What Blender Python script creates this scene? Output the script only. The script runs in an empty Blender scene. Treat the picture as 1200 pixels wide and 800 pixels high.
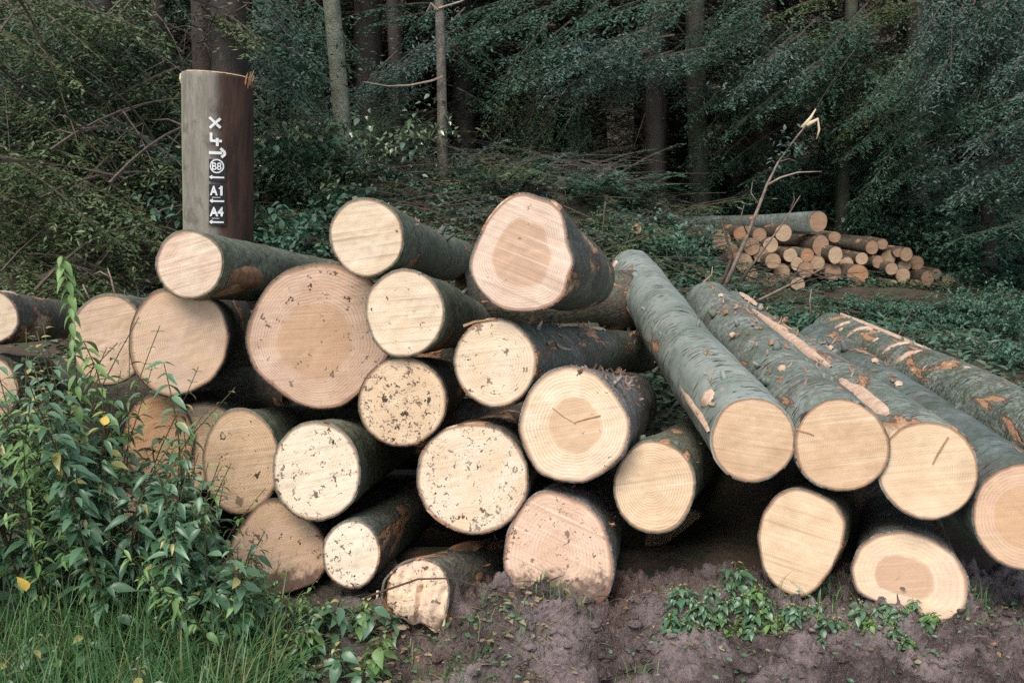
import bpy, math, random
import numpy as np
from mathutils import Vector, Matrix, noise

C = bpy.context.scene.collection
SC = bpy.context.scene
R = math.radians
PITCH = R(10.87)
F = 1250.0
CAMZ = 1.75
rng = np.random.default_rng(7)
random.seed(7)

# ------------------------------------------------------------------ camera
cam_d = bpy.data.cameras.new('camera')
cam = bpy.data.objects.new('camera', cam_d); C.objects.link(cam)
cam.location = (0, 0, CAMZ); cam.rotation_euler = (R(90) - PITCH, 0, 0)
cam_d.sensor_width = 36; cam_d.lens = 36 * F / 1200
cam_d.clip_start = 0.05; cam_d.clip_end = 500
SC.camera = cam
CP, SP = math.cos(PITCH), math.sin(PITCH)

def ray(px, py):
    dx, dy = (px - 600) / F, -(py - 400) / F
    return Vector((dx, CP + SP * dy, -SP + CP * dy))
def at(px, py, Y):
    d = ray(px, py)
    return Vector((0, 0, CAMZ)) + d * (Y / d.y)
def mpp(P):                       # metres per photo pixel at a point
    return (P.y * CP - (P.z - CAMZ) * SP) / F

# ------------------------------------------------------------------ terrain
def sst(a, b, x):
    t = min(1, max(0, (x - a) / (b - a))); return t * t * (3 - 2 * t)
def gh(x, y):
    w = sst(0.6, 3.0, x)
    left = 1.3 * sst(7.0, 11.2, y)
    right = 0.95 * sst(12.6, 17.5, y)
    z = left * (1 - w) + right * w
    z += 0.02 * max(0, y - 17) + 13 * sst(30, 62, y)
    z += 7 * sst(14, 40, abs(x)) * sst(6, 20, y)
    z -= 0.5 * sst(4.3, 5.4, y) * (1 - sst(6.0, 7.4, y)) * (1 - sst(0.5, 1.3, x))
    z -= 0.25 * sst(4.3, 3.9, y) * sst(1.7, 2.1, y) * sst(-3.3, -2.9, x) * sst(3.9, 3.5, x)
    if y > 5.5:
        v = Vector((x * .8, y * .8, 3.1))
        z += 0.10 * noise.noise(v) + 0.05 * noise.noise(v * 3.1)
    return z
def mud_h(x, y):
    z = -0.16 * sst(3.72, 3.05, y)
    z += 0.13 * math.exp(-((x - 0.12) / 0.2) ** 2 - ((y - 3.66) / 0.13) ** 2)
    z += 0.05 * math.exp(-((x - 0.55) / 0.2) ** 2 - ((y - 3.7) / 0.12) ** 2)
    z -= 0.10 * math.exp(-((x + 0.33) / 0.16) ** 2 - ((y - 3.5) / 0.2) ** 2)
    v = Vector((x * 2.3, y * 2.3, 0.7))
    a = sst(-1.1, -0.3, x) * .75 + .25
    z += a * (0.07 * noise.noise(v) + 0.075 * (0.35 - abs(noise.noise(v * 2.3))) + 0.05 * noise.noise(v * 4.7) + 0.05 * (.3 - abs(noise.noise(v * 7.5))) + 0.045 * max(-.1, noise.noise(v * 13)) + 0.024 * noise.noise(v * 27) + .012 * noise.noise(v * 48))
    wv = Vector((x * 5.2 + .5 * noise.noise(v * 2), y * 7.5 + .5 * noise.noise(v * 2.2 + Vector((9, 0, 0))), 1.3)); dv = noise.voronoi(wv)[0]
    z += a * 0.085 * (min(.55, dv[1] - dv[0]) - .25) * sst(-.25, .25, noise.noise(v * .7 + Vector((3, 1, 0))) + .1)
    z += 0.07 * math.exp(-((x - 1.50) / 0.22) ** 2 - ((y - 3.70) / 0.10) ** 2) + 0.05 * math.exp(-((x - .95) / 0.15) ** 2 - ((y - 3.74) / 0.10) ** 2)
    # wheel ruts running along the bank
    z -= a * 0.05 * max(0, math.sin(x * 4 + y * 26 + 2 * noise.noise(v * .8))) ** 3
    z -= 0.35 * sst(4.05, 4.5, y) + 0.4 * (sst(-2.75, -3.0, x) + sst(3.3, 3.5, x)) + 0.3 * sst(2.5, 2.1, y)
    return z
def surf(x, y):
    return max(gh(x, y), mud_h(x, y)) if (2.2 < y < 4.4 and -2.9 < x < 3.4) else gh(x, y)
def gp(px, py, y0=4.5, y1=45):
    """where the sight line of a photo pixel meets the terrain"""
    d = ray(px, py); Y = y0
    while Y < y1:
        P = Vector((0, 0, CAMZ)) + d * (Y / d.y)
        if P.z <= surf(P.x, P.y): break
        Y += 0.05
    return Vector((P.x, P.y, surf(P.x, P.y)))

# ------------------------------------------------------------------ object helpers
def tag(o, label, cat, group=None):
    o['label'] = label; o['category'] = cat
    if group: o['group'] = group
    return o
def kind(o, k):
    o['kind'] = k; return o
def link(name, me, parent=None):
    o = bpy.data.objects.new(name, me); C.objects.link(o)
    if parent: o.parent = parent
    return o
def empty(name, loc, rz=0):
    o = bpy.data.objects.new(name, None); C.objects.link(o)
    o.empty_display_size = .1
    o.location = loc; o.rotation_euler = (0, 0, rz); return o

class MB:
    """collects polygons with numpy and links them as one mesh"""
    def __init__(s): s.v = []; s.q = []; s.qm = []; s.va = []; s.n = 0; s.tri = []; s.tm = []
    def add(s, v, q=None, m=0, var=0.5, tri=None):
        v = np.asarray(v, dtype=np.float32).reshape(-1, 3)
        s.v.append(v)
        s.va.append(np.broadcast_to(np.asarray(var, dtype=np.float32), (len(v),)))
        if q is not None and len(q):
            q = np.asarray(q, dtype=np.int32).reshape(-1, 4)
            s.q.append(q + s.n); s.qm.append(np.full(len(q), m, np.int32))
        if tri is not None and len(tri):
            tri = np.asarray(tri, dtype=np.int32).reshape(-1, 3)
            s.tri.append(tri + s.n); s.tm.append(np.full(len(tri), m, np.int32))
        s.n += len(v)
    def mesh(s, name, mats, smooth=False):
        me = bpy.data.meshes.new(name)
        v = np.concatenate(s.v)
        q = np.concatenate(s.q) if s.q else np.zeros((0, 4), np.int32)
        t = np.concatenate(s.tri) if s.tri else np.zeros((0, 3), np.int32)
        me.vertices.add(len(v)); me.vertices.foreach_set('co', v.ravel())
        me.loops.add(q.size + t.size); me.loops.foreach_set('vertex_index', np.concatenate([q.ravel(), t.ravel()]))
        me.polygons.add(len(q) + len(t))
        me.polygons.foreach_set('loop_start', np.concatenate([np.arange(len(q)) * 4, q.size + np.arange(len(t)) * 3]).astype(np.int32))
        mi = np.concatenate([x for x in s.qm] + [x for x in s.tm])
        me.polygons.foreach_set('material_index', mi)
        me.polygons.foreach_set('use_smooth', np.full(len(q) + len(t), smooth))
        for m in mats: me.materials.append(m)
        a = me.attributes.new('var', 'FLOAT', 'POINT'); a.data.foreach_set('value', np.concatenate(s.va))
        me.update(calc_edges=True); me.validate()
        return me
    def build(s, name, mats, parent=None, smooth=False):
        return link(name, s.mesh(name, mats, smooth), parent)
    # --- shapes
    def tube(s, pts, radii, sides=6, m=0, var=.5, cap=True):
        pts = [Vector(p) for p in pts]; n = len(pts); vs = []
        ref = None
        for i, p in enumerate(pts):
            d = (pts[min(i + 1, n - 1)] - pts[max(i - 1, 0)])
            d = d.normalized() if d.length > 1e-9 else Vector((0, 0, 1))
            if ref is None: ref = d.orthogonal().normalized()
            u = (ref - d * ref.dot(d)); u = u.normalized() if u.length > 1e-6 else d.orthogonal().normalized()
            ref = u; w = d.cross(u)
            for k in range(sides):
                a = 2 * math.pi * k / sides
                vs.append(p + (u * math.cos(a) + w * math.sin(a)) * radii[i])
        q = []
        for i in range(n - 1):
            for k in range(sides):
                k2 = (k + 1) % sides
                q.append((i * sides + k, i * sides + k2, (i + 1) * sides + k2, (i + 1) * sides + k))
        tri = []
        if cap:
            vs.append(pts[-1]); c = len(vs) - 1
            for k in range(sides): tri.append(((n - 1) * sides + k, (n - 1) * sides + (k + 1) % sides, c))
            vs.append(pts[0]); c = len(vs) - 1
            for k in range(sides): tri.append(((k + 1) % sides, k, c))
        s.add([tuple(v) for v in vs], q, m, var, tri)
    def blades(s, P, D, N, L, W, m=0, var=.5):
        """diamond blades: base P, direction D, rough normal N"""
        P = np.asarray(P, np.float32); D = np.asarray(D, np.float32); N = np.asarray(N, np.float32)
        D = D / (np.linalg.norm(D, axis=1, keepdims=True) + 1e-9)
        S = np.cross(D, N); S /= (np.linalg.norm(S, axis=1, keepdims=True) + 1e-9)
        n = len(P); L = np.broadcast_to(np.asarray(L, np.float32), (n,))[:, None]; W = np.broadcast_to(np.asarray(W, np.float32), (n,))[:, None]
        mid = P + D * L * .45
        v = np.stack([P, mid + S * W * .5, P + D * L, mid - S * W * .5], 1).reshape(-1, 3)
        q = np.arange(n * 4).reshape(-1, 4)
        s.add(v, q, m, np.repeat(np.broadcast_to(np.asarray(var, np.float32), (n,)), 4))
    def leaves(s, P, D, N, L, m=0, var=.5, wr=.5, curl=.25, fold=.12):
        """pointed leaves, folded on the midrib and arching: 4 quads + 2 tips"""
        P = np.asarray(P, np.float32); D = np.asarray(D, np.float32); N = np.asarray(N, np.float32)
        D = D / (np.linalg.norm(D, axis=1, keepdims=True) + 1e-9)
        S = np.cross(D, N); S /= (np.linalg.norm(S, axis=1, keepdims=True) + 1e-9)
        N = np.cross(S, D)
        T = []
        for t, w in ((0, 0.05), (.16, .33), (.36, .47), (.60, .38), (.82, .19)):
            z = -curl * t * t
            for sd in (-1, 0, 1): T.append((sd * w * wr, t, z + (fold * abs(sd) * w)))
        T.append((0, 1, -curl))
        T = np.array(T, np.float32); n = len(P)
        L = np.broadcast_to(np.asarray(L, np.float32), (n,))
        v = P[:, None] + L[:, None, None] * (S[:, None] * T[None, :, 0:1] + D[:, None] * T[None, :, 1:2] + N[:, None] * T[None, :, 2:3])
        q0 = np.array([(3 * i + j, 3 * i + j + 1, 3 * i + j + 4, 3 * i + j + 3) for i in range(4) for j in (0, 1)]); t0 = np.array([(12, 13, 15), (13, 14, 15)])
        off = (np.arange(n) * 16)[:, None, None]
        s.add(v.reshape(-1, 3), (q0[None] + off).reshape(-1, 4), m, np.repeat(np.broadcast_to(np.asarray(var, np.float32), (n,)), 16), (t0[None] + off).reshape(-1, 3))

# ------------------------------------------------------------------ materials
class NT:
    def __init__(s, name, spec=.5):
        s.m = bpy.data.materials.new(name); s.m.use_nodes = True
        s.t = s.m.node_tree; s.t.nodes.clear()
        s.out = s.t.nodes.new('ShaderNodeOutputMaterial')
        s.b = s.n('ShaderNodeBsdfPrincipled'); s.b.inputs['Specular IOR Level'].default_value = spec
        s.t.links.new(s.b.outputs[0], s.out.inputs['Surface'])
    def n(s, ty, ins=None, **props):
        nd = s.t.nodes.new(ty)
        for k, v in props.items(): setattr(nd, k, v)
        for k, v in (ins or {}).items(): s.set(nd, k, v)
        return nd
    def set(s, nd, k, v):
        i = nd.inputs[k]
        if isinstance(v, bpy.types.NodeSocket): s.t.links.new(v, i)
        else:
            try: i.default_value = v
            except Exception: i.default_value = (*v, 1) if len(v) == 3 else v
    def obj(s): return s.n('ShaderNodeTexCoord').outputs['Object']
    def map(s, vec, scale=(1, 1, 1), loc=(0, 0, 0), rot=(0, 0, 0)):
        return s.n('ShaderNodeMapping', {'Vector': vec, 'Scale': scale, 'Location': loc, 'Rotation': rot}).outputs[0]
    def noise(s, vec, scale, detail=3, rough=.55, dist=0):
        return s.n('ShaderNodeTexNoise', {'Vector': vec, 'Scale': scale, 'Detail': detail, 'Roughness': rough, 'Distortion': dist}).outputs['Fac']
    def ramp(s, x, a, b, lo=0., hi=1.):
        return s.n('ShaderNodeMapRange', {'Value': x, 'From Min': a, 'From Max': b, 'To Min': lo, 'To Max': hi}, interpolation_type='SMOOTHSTEP').outputs[0]
    def math(s, op, a, b=0.):
        return s.n('ShaderNodeMath', {0: a, 1: b}, operation=op).outputs[0]
    def mix(s, f, a, b, mode='MIX'):
        nd = s.n('ShaderNodeMix', data_type='RGBA', blend_type=mode)
        for i, v in ((0, f), (6, a), (7, b)):
            if isinstance(v, bpy.types.NodeSocket): s.t.links.new(v, nd.inputs[i])
            else: nd.inputs[i].default_value = v if i == 0 else ((*v, 1) if len(v) == 3 else v)
        return nd.outputs[2]
    def attr(s, name): return s.n('ShaderNodeAttribute', attribute_name=name).outputs['Fac']
    def rand(s): return s.n('ShaderNodeObjectInfo').outputs['Random']
    def bump(s, h, strength=.3, dist=.01):
        s.set(s.b, 'Normal', s.n('ShaderNodeBump', {'Height': h, 'Strength': strength, 'Distance': dist}).outputs[0])
    def col(s, c): s.set(s.b, 'Base Color', c)
    def rough(s, r): s.set(s.b, 'Roughness', r)

def wood_mat(name, base, base2, heart=0, heart_col=(.36, .2, .11), rings=22, speck=0., saw=.3, saw_ang=.2, seed=0, ring_amt=.3, mud=0., crack=0.):
    t = NT(name, .25); o = t.map(t.obj(), loc=(seed * 1.7, 0, seed * .9)); o0 = t.obj()
    rn = t.attr('var')
    n1 = t.noise(o, 7, 3)
    rn2 = t.math('ADD', rn, t.math('MULTIPLY', t.math('SUBTRACT', n1, .5), .09))
    r = t.math('MULTIPLY', t.math('POWER', rn2, .85), rings * 6.283 * .8)
    r1 = t.math('ADD', t.math('MULTIPLY', t.math('SINE', r), .5), .5)
    r1 = t.math('POWER', r1, 2.2)
    big = t.ramp(t.noise(o, 9, 4, .6), .3, .7)
    c = t.mix(big, base, base2)
    c = t.mix(t.ramp(t.noise(t.map(o, loc=(6, 0, 2)), 5, 5, .65), .5, .74, 0, .45), c, tuple(x * y for x, y in zip(base2, (.66, .6, .56))))
    dark = tuple(x * y for x, y in zip(base2, (.62, .5, .42)))
    rsel = t.math('MULTIPLY', r1, t.ramp(t.noise(o, 16, 2), .3, .62, ring_amt * .6, ring_amt * 1.6))
    c = t.mix(rsel, c, dark)
    if heart:
        h = t.ramp(t.math('ADD', rn, t.math('MULTIPLY', t.math('SUBTRACT', t.noise(o, 11, 3), .5), .16)), heart + .05, heart - .04)
        c = t.mix(t.math('MULTIPLY', h, .72), c, heart_col)
    # saw marks
    sm = t.map(o, (1, 1, 1), rot=(0, saw_ang, 0))
    st = t.noise(t.map(sm, (1.6, 1, 75)), 1, 3, .6, .3)
    st2 = t.noise(t.map(sm, (5, 1, 260)), 1, 2, .6)
    sw = t.math('ADD', t.math('MULTIPLY', st, .7), t.math('MULTIPLY', st2, .3))
    saw = min(.85, saw * 1.4 + .08)
    c = t.mix(t.math('MULTIPLY', t.ramp(sw, .5, .7), saw), c, tuple(x * .5 for x in base2))
    c = t.mix(t.math('MULTIPLY', t.ramp(sw, .47, .3), saw * .8), c, (.80, .72, .60))
    # fibre speckle
    fs = t.noise(o, 190, 2, .7)
    c = t.mix(t.ramp(fs, .54, .72, 0, .42), c, dark)
    hgt = t.math('ADD', t.math('MULTIPLY', sw, .6), t.math('MULTIPLY', fs, .25))
    if speck > 0:
        for sc, thr, dens in ((90, .40, speck * 1.3), (50, .38, speck * 1.1), (20, .28, speck * .5)):
            v = t.n('ShaderNodeTexVoronoi', {'Vector': t.map(t.mix(.06, o, t.n('ShaderNodeTexNoise', {'Vector': o, 'Scale': 60.}).outputs['Color']), (1, .05, .8)), 'Scale': float(sc), 'Randomness': 1.})
            sep = t.n('ShaderNodeSeparateColor', {0: v.outputs['Color']})
            m = t.noise(t.map(o, (1, 1, 1 + .5 * (seed % 2)), loc=(3.3, 0, 7.1), rot=(0, seed * .8, 0)), 4.5 + (seed * 2.7) % 6, 3)
            lim = t.ramp(m, .30, .62, dens * .25, dens)
            on = t.math('LESS_THAN', sep.outputs[0], lim)
            sz = t.math('MULTIPLY', thr, t.math('ADD', .35, sep.outputs[1]))
            k = t.math('MULTIPLY', on, t.ramp(v.outputs['Distance'], sz, t.math('MULTIPLY', sz, .68)))
            c = t.mix(t.math('MULTIPLY', k, t.math('ADD', .6, t.math('MULTIPLY', sep.outputs[2], .4))), c, (.05, .034, .025))
    if mud > 0:
        sep = t.n('ShaderNodeSeparateXYZ', {0: o0})
        mk = t.ramp(t.math('ADD', t.math('MULTIPLY', sep.outputs[2], -5.), t.math('MULTIPLY', t.noise(o, 22, 4, .65), 1.2)), 1.15 - mud * .4, 1.5 - mud * .4)
        c = t.mix(t.math('MULTIPLY', mk, .85), c, (.07, .045, .035))
    # stain just inside the bark
    c = t.mix(t.ramp(rn2, .93, .99, 0, .75), c, (.20, .085, .045))
    t.col(c); t.rough(.8); t.bump(hgt, .6, .005)
    return t.m

def bark_mat(name, c1=(.075, .092, .068), c2=(.15, .165, .135), torn=0., ticks=0., scale=1., brown=.35, seed=0., moss=0., gain=1., rgh=1.):
    c1 = tuple(x * gain for x in c1); c2 = tuple(x * gain for x in c2)
    t = NT(name, .35); o0 = t.obj(); o = t.map(o0, loc=(seed * 2.3, seed * 1.1, seed * .7))
    n1 = t.noise(o, 5 * scale, 5, .6)
    c = t.mix(t.ramp(n1, .32, .68), c1, c2)
    n2 = t.noise(t.map(o, loc=(5, 5, 5)), 3.2 * scale, 4, .6)
    c = t.mix(t.math('MULTIPLY', t.ramp(n2, .5, .68), brown), c, (.085, .05, .032))
    v = t.n('ShaderNodeTexVoronoi', {'Vector': t.map(t.mix(.05, o, t.n('ShaderNodeTexNoise', {'Vector': o, 'Scale': 18.}).outputs['Color']), (1, .55, 1)), 'Scale': 48. * scale})
    sp = t.n('ShaderNodeSeparateColor', {0: v.outputs['Color']})
    c = t.mix(t.ramp(sp.outputs[0], .1, .9, 0, .38 * rgh), c, (.05, .05, .042))
    edge = t.ramp(v.outputs['Distance'], .35, .75)
    c = t.mix(t.math('MULTIPLY', edge, .5 * rgh), c, (.03, .024, .02))
    sn = t.noise(o, 130, 3, .7)
    c = t.mix(t.ramp(sn, .5, .7, 0, .45 * rgh + .06), c, tuple(min(.3, x * 1.75) for x in c2))
    c = t.mix(t.ramp(t.noise(t.map(o, loc=(1, 8, 3)), 34, 4, .7), .56, .66, 0, .5 * rgh), c, (.045, .038, .03))
    hgt = t.math('ADD', t.math('MULTIPLY', edge, -.5 * rgh), t.math('MULTIPLY', sn, .4 * rgh))
    hgt = t.math('ADD', hgt, t.math('MULTIPLY', n1, .9))
    if moss:
        mm = t.ramp(t.noise(o, 6, 5, .65), .5, .62, 0, moss)
        c = t.mix(mm, c, (.05, .085, .03))
    if ticks:
        tk = t.noise(t.map(o, (13, 95, 13)), 1, 1.5, .5, .2)
        k = t.ramp(tk, .60, .645, 0, ticks)
        k = t.math('MULTIPLY', k, t.ramp(t.noise(o, 5, 2), .38, .5))
        c = t.mix(k, c, (.022, .018, .015)); hgt = t.math('SUBTRACT', hgt, t.math('MULTIPLY', k, 1.2))
    if torn:
        tn = t.noise(t.map(o, (6.5, 1.7, 6.5), loc=(9, 2, 4)), 1, 5, .62, .5)
        th = .70 - torn * .18
        k = t.ramp(tn, th, th + .018)
        inner = t.mix(t.noise(t.map(o, (30, 5, 30)), 1, 4, .6), (.50, .30, .17), (.25, .115, .055))
        inner = t.mix(t.ramp(tn, th + .05, th + .1), inner, (.58, .44, .30))
        rim = t.math('MULTIPLY', t.ramp(tn, th - .03, th - .005), .7)
        c = t.mix(rim, c, (.12, .055, .03))
        c = t.mix(k, c, inner); hgt = t.math('SUBTRACT', hgt, t.math('MULTIPLY', k, 2.2))
    t.col(c); t.rough(t.ramp(n2, .3, .7, .5, .8)); t.bump(hgt, .6, .006)
    return t.m

def leaf_mat(name, a, b, rough=.5, spec=.5, trans=.12, yellow=None):
    t = NT(name, spec); v = t.attr('var'); r = t.rand()
    c = t.mix(v, a, b)
    c = t.mix(t.math('MULTIPLY', r, .35), c, tuple(x * .7 for x in a))
    if yellow: c = t.mix(t.ramp(v, .93, .97, 0, .8), c, yellow)
    t.col(c); t.rough(rough)
    if trans:
        tr = t.n('ShaderNodeBsdfTranslucent', {'Color': c})
        mx = t.n('ShaderNodeMixShader', {0: trans, 1: t.b.outputs[0], 2: tr.outputs[0]})
        t.t.links.new(mx.outputs[0], t.out.inputs['Surface'])
    return t.m

def plain_mat(name, a, b, scale=8., rough=.8, bump=.3, spec=.3, dist=.01):
    t = NT(name, spec); o = t.obj()
    n = t.noise(o, scale, 5, .6); n2 = t.noise(o, scale * 6, 3, .6)
    c = t.mix(t.ramp(n, .3, .7), a, b); c = t.mix(t.ramp(n2, .5, .75, 0, .45), c, tuple(x * .5 for x in a))
    t.col(c); t.rough(rough); t.bump(t.math('ADD', n, t.math('MULTIPLY', n2, .4)), bump, dist)
    return t.m

M = {}
M['spruce'] = leaf_mat('spruce_needles', (.022, .056, .032), (.080, .158, .098), .55, .35, .1)
M['spruce_blue'] = leaf_mat('spruce_needles_blue', (.036, .076, .058), (.13, .20, .16), .5, .4, .1)
M['spruce_olive'] = leaf_mat('spruce_needles_olive', (.040, .062, .022), (.14, .19, .075), .5, .4, .12)
M['dark_needles'] = leaf_mat('shaded_needles', (.020, .022, .015), (.036, .042, .028), .75, .15, .04)  # dark copy of the spruce needles; deep-wood shade set in the colour
M['twig'] = plain_mat('twig_bark', (.06, .038, .028), (.10, .07, .05), 30)
M['dead_twig'] = plain_mat('dead_twig_bark', (.055, .040, .030), (.12, .095, .07), 25)
M['nettle'] = leaf_mat('weed_leaf', (.045, .125, .050), (.21, .35, .21), .32, .6, .24, (.42, .36, .10))
M['nettle_light'] = leaf_mat('weed_leaf_pale', (.10, .20, .05), (.22, .36, .11), .45, .5, .25)
M['stem'] = plain_mat('weed_stem', (.06, .08, .03), (.10, .06, .04), 30)
M['grass'] = leaf_mat('grass_blade', (.055, .15, .04), (.17, .31, .12), .45, .45, .3, (.35, .28, .12))
M['litter'] = leaf_mat('dead_leaf_litter', (.10, .065, .035), (.34, .27, .16), .7, .3, .05)
M['small_leaf'] = leaf_mat('small_ground_leaf', (.04, .10, .04), (.15, .27, .15), .4, .5, .15, (.3, .25, .12))
M['limb'] = None
M['holly'] = leaf_mat('glossy_leaf', (.06, .11, .035), (.24, .32, .18), .18, 1., .15)
M['fern'] = leaf_mat('fern_leaf', (.030, .085, .046), (.10, .20, .125), .45, .5, .12)
M['cover'] = leaf_mat('ground_cover_leaf', (.045, .075, .032), (.12, .18, .095), .5, .45, .1, (.28, .18, .09))
M['yellow'] = plain_mat('yellow_leaf', (.62, .45, .08), (.5, .33, .05), 20, .5)
M['pale_wood'] = plain_mat('fresh_split_wood', (.62, .46, .27), (.72, .58, .40), 25, .8)
M['inner'] = plain_mat('inner_bark', (.42, .25, .14), (.24, .11, .055), 22, .8)
M['stripped'] = plain_mat('stripped_bark_branch', (.26, .18, .13), (.42, .33, .25), 14, .7)
M['limb'] = plain_mat('dead_limb_bark', (.12, .085, .065), (.27, .21, .16), 22, .75)
M['white'] = plain_mat('white_paint', (.78, .78, .76), (.70, .70, .68), 60, .6, .1)
M['black'] = plain_mat('black_paint', (.018, .016, .02), (.03, .028, .03), 60, .5, .1)
M['trunk_moss'] = bark_mat('mossy_trunk_bark', (.16, .17, .105), (.28, .29, .20), 0, .3, 1.5, .2, 3, .4)
M['trunk_brown'] = bark_mat('brown_trunk_bark', (.032, .023, .018), (.06, .045, .035), 0, .2, 1.2, .6, 5)
M['trunk_olive'] = bark_mat('olive_trunk_bark', (.035, .035, .02), (.065, .065, .04), 0, .2, 1.2, .4, 8, .4)
M['trunk_snag'] = bark_mat('snag_trunk_bark', (.13, .11, .08), (.26, .22, .17), 0, .2, 1.5, .3, 9)
M['stone'] = plain_mat('stone', (.27, .25, .29), (.36, .33, .38), 12, .7)

def ground_mat():
    t = NT('forest_floor', .25); o = t.obj()
    n = t.noise(o, 1.3, 6, .65); n2 = t.noise(o, 14, 5, .65); n3 = t.noise(t.map(o, loc=(4, 4, 4)), 5, 5, .7)
    c = t.mix(t.ramp(n, .35, .65), (.055, .040, .028), (.095, .068, .048))
    c = t.mix(t.ramp(n3, .48, .6, 0, .8), c, (.042, .06, .03))
    c = t.mix(t.ramp(n2, .55, .72, 0, .6), c, (.025, .018, .014))
    t.col(c); t.rough(.9); t.bump(t.math('ADD', n2, n), .8, .03); return t.m
def mud_mat():
    t = NT('wet_mud', .5); o = t.obj()
    n = t.noise(o, 4, 6, .65); n2 = t.noise(o, 28, 5, .7); n3 = t.noise(t.map(o, loc=(2, 7, 1)), 1.6, 4)
    c = t.mix(t.ramp(n, .36, .64), (.050, .033, .027), (.225, .174, .165))
    c = t.mix(t.ramp(n2, .52, .7, 0, .65), c, (.055, .035, .03))
    c = t.mix(t.ramp(n3, .52, .66, 0, .6), c, (.10, .060, .042))
    n4 = t.noise(o, 75, 4, .7); c = t.mix(t.ramp(n4, .5, .7, 0, .6), c, (.05, .034, .03)); c = t.mix(t.ramp(n4, .45, .3, 0, .4), c, (.27, .225, .225))
    sep = t.n('ShaderNodeSeparateXYZ', {0: o})
    lf = t.ramp(t.math('ADD', sep.outputs[0], t.math('MULTIPLY', t.math('SUBTRACT', n, .5), 1.6)), -.25, -.9)
    c = t.mix(t.math('MULTIPLY', lf, .8), c, (.062, .05, .035))
    t.col(c); t.rough(t.ramp(n, .4, .62, .22, .58)); t.bump(t.math('ADD', t.math('ADD', n2, t.math('MULTIPLY', n4, .5)), t.math('MULTIPLY', n, .6)), .9, .025); return t.m
M['ground'] = ground_mat(); M['mud'] = mud_mat()

# ------------------------------------------------------------------ ground and mud
def sheet(name, xs, ys, hf, mat):
    nx, ny = len(xs), len(ys)
    v = [(x, y, hf(x, y)) for y in ys for x in xs]
    i = np.arange(nx * ny).reshape(ny, nx)
    q = np.stack([i[:-1, :-1], i[:-1, 1:], i[1:, 1:], i[1:, :-1]], -1).reshape(-1, 4)
    b = MB(); b.add(v, q); return kind(b.build(name, [mat], None, True), 'structure')
xs = np.unique(np.concatenate([np.linspace(-90, -8, 30), np.linspace(-8, 9, 120), np.linspace(9, 90, 30)]))
ys = np.unique(np.concatenate([np.linspace(-40, 1.5, 12), np.linspace(1.5, 18, 130), np.linspace(18, 100, 60)]))
sheet('ground', xs, ys, gh, M['ground'])
sheet('mud', np.linspace(-3.1, 3.6, 640), np.linspace(2.0, 4.6, 260), mud_h, M['mud'])

# ------------------------------------------------------------------ logs
NSEG = 80
def poly_outline(pts, cx, cy):
    """radius (px) as a function of image angle from a closed outline"""
    P = [(x - cx, -(y - cy)) for x, y in pts]; n = len(P)
    out = []
    for k in range(NSEG):
        a = 2 * math.pi * k / NSEG; dx, dy = math.cos(a), math.sin(a); best = 0
        for i in range(n):
            x1, y1 = P[i]; x2, y2 = P[(i + 1) % n]
            ex, ey = x2 - x1, y2 - y1; den = dx * ey - dy * ex
            if abs(den) < 1e-9: continue
            tt = (x1 * ey - y1 * ex) / den; u = (x1 * dy - y1 * dx) / den
            if tt > 0 and -1e-6 <= u <= 1 + 1e-6: best = max(best, tt)
        out.append(best)
    for _ in range(2): out = [(out[k - 1] + 2 * out[k] + out[(k + 1) % NSEG]) / 4 for k in range(NSEG)]
    return out
def ell_outline(rx, ry, seed, amp=.025):
    out = []
    for k in range(NSEG):
        a = 2 * math.pi * k / NSEG
        r = rx * ry / math.hypot(ry * math.cos(a), rx * math.sin(a))
        out.append(r * (1 + .010 * noise.noise(Vector((math.cos(a) * 14, math.sin(a) * 14, seed + 9))) + amp * noise.noise(Vector((math.cos(a) * 1.2, math.sin(a) * 1.2, seed * 3.7))) * 2 + amp * .35 * noise.noise(Vector((math.cos(a) * 5, math.sin(a) * 5, seed)))))
    return out

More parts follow.
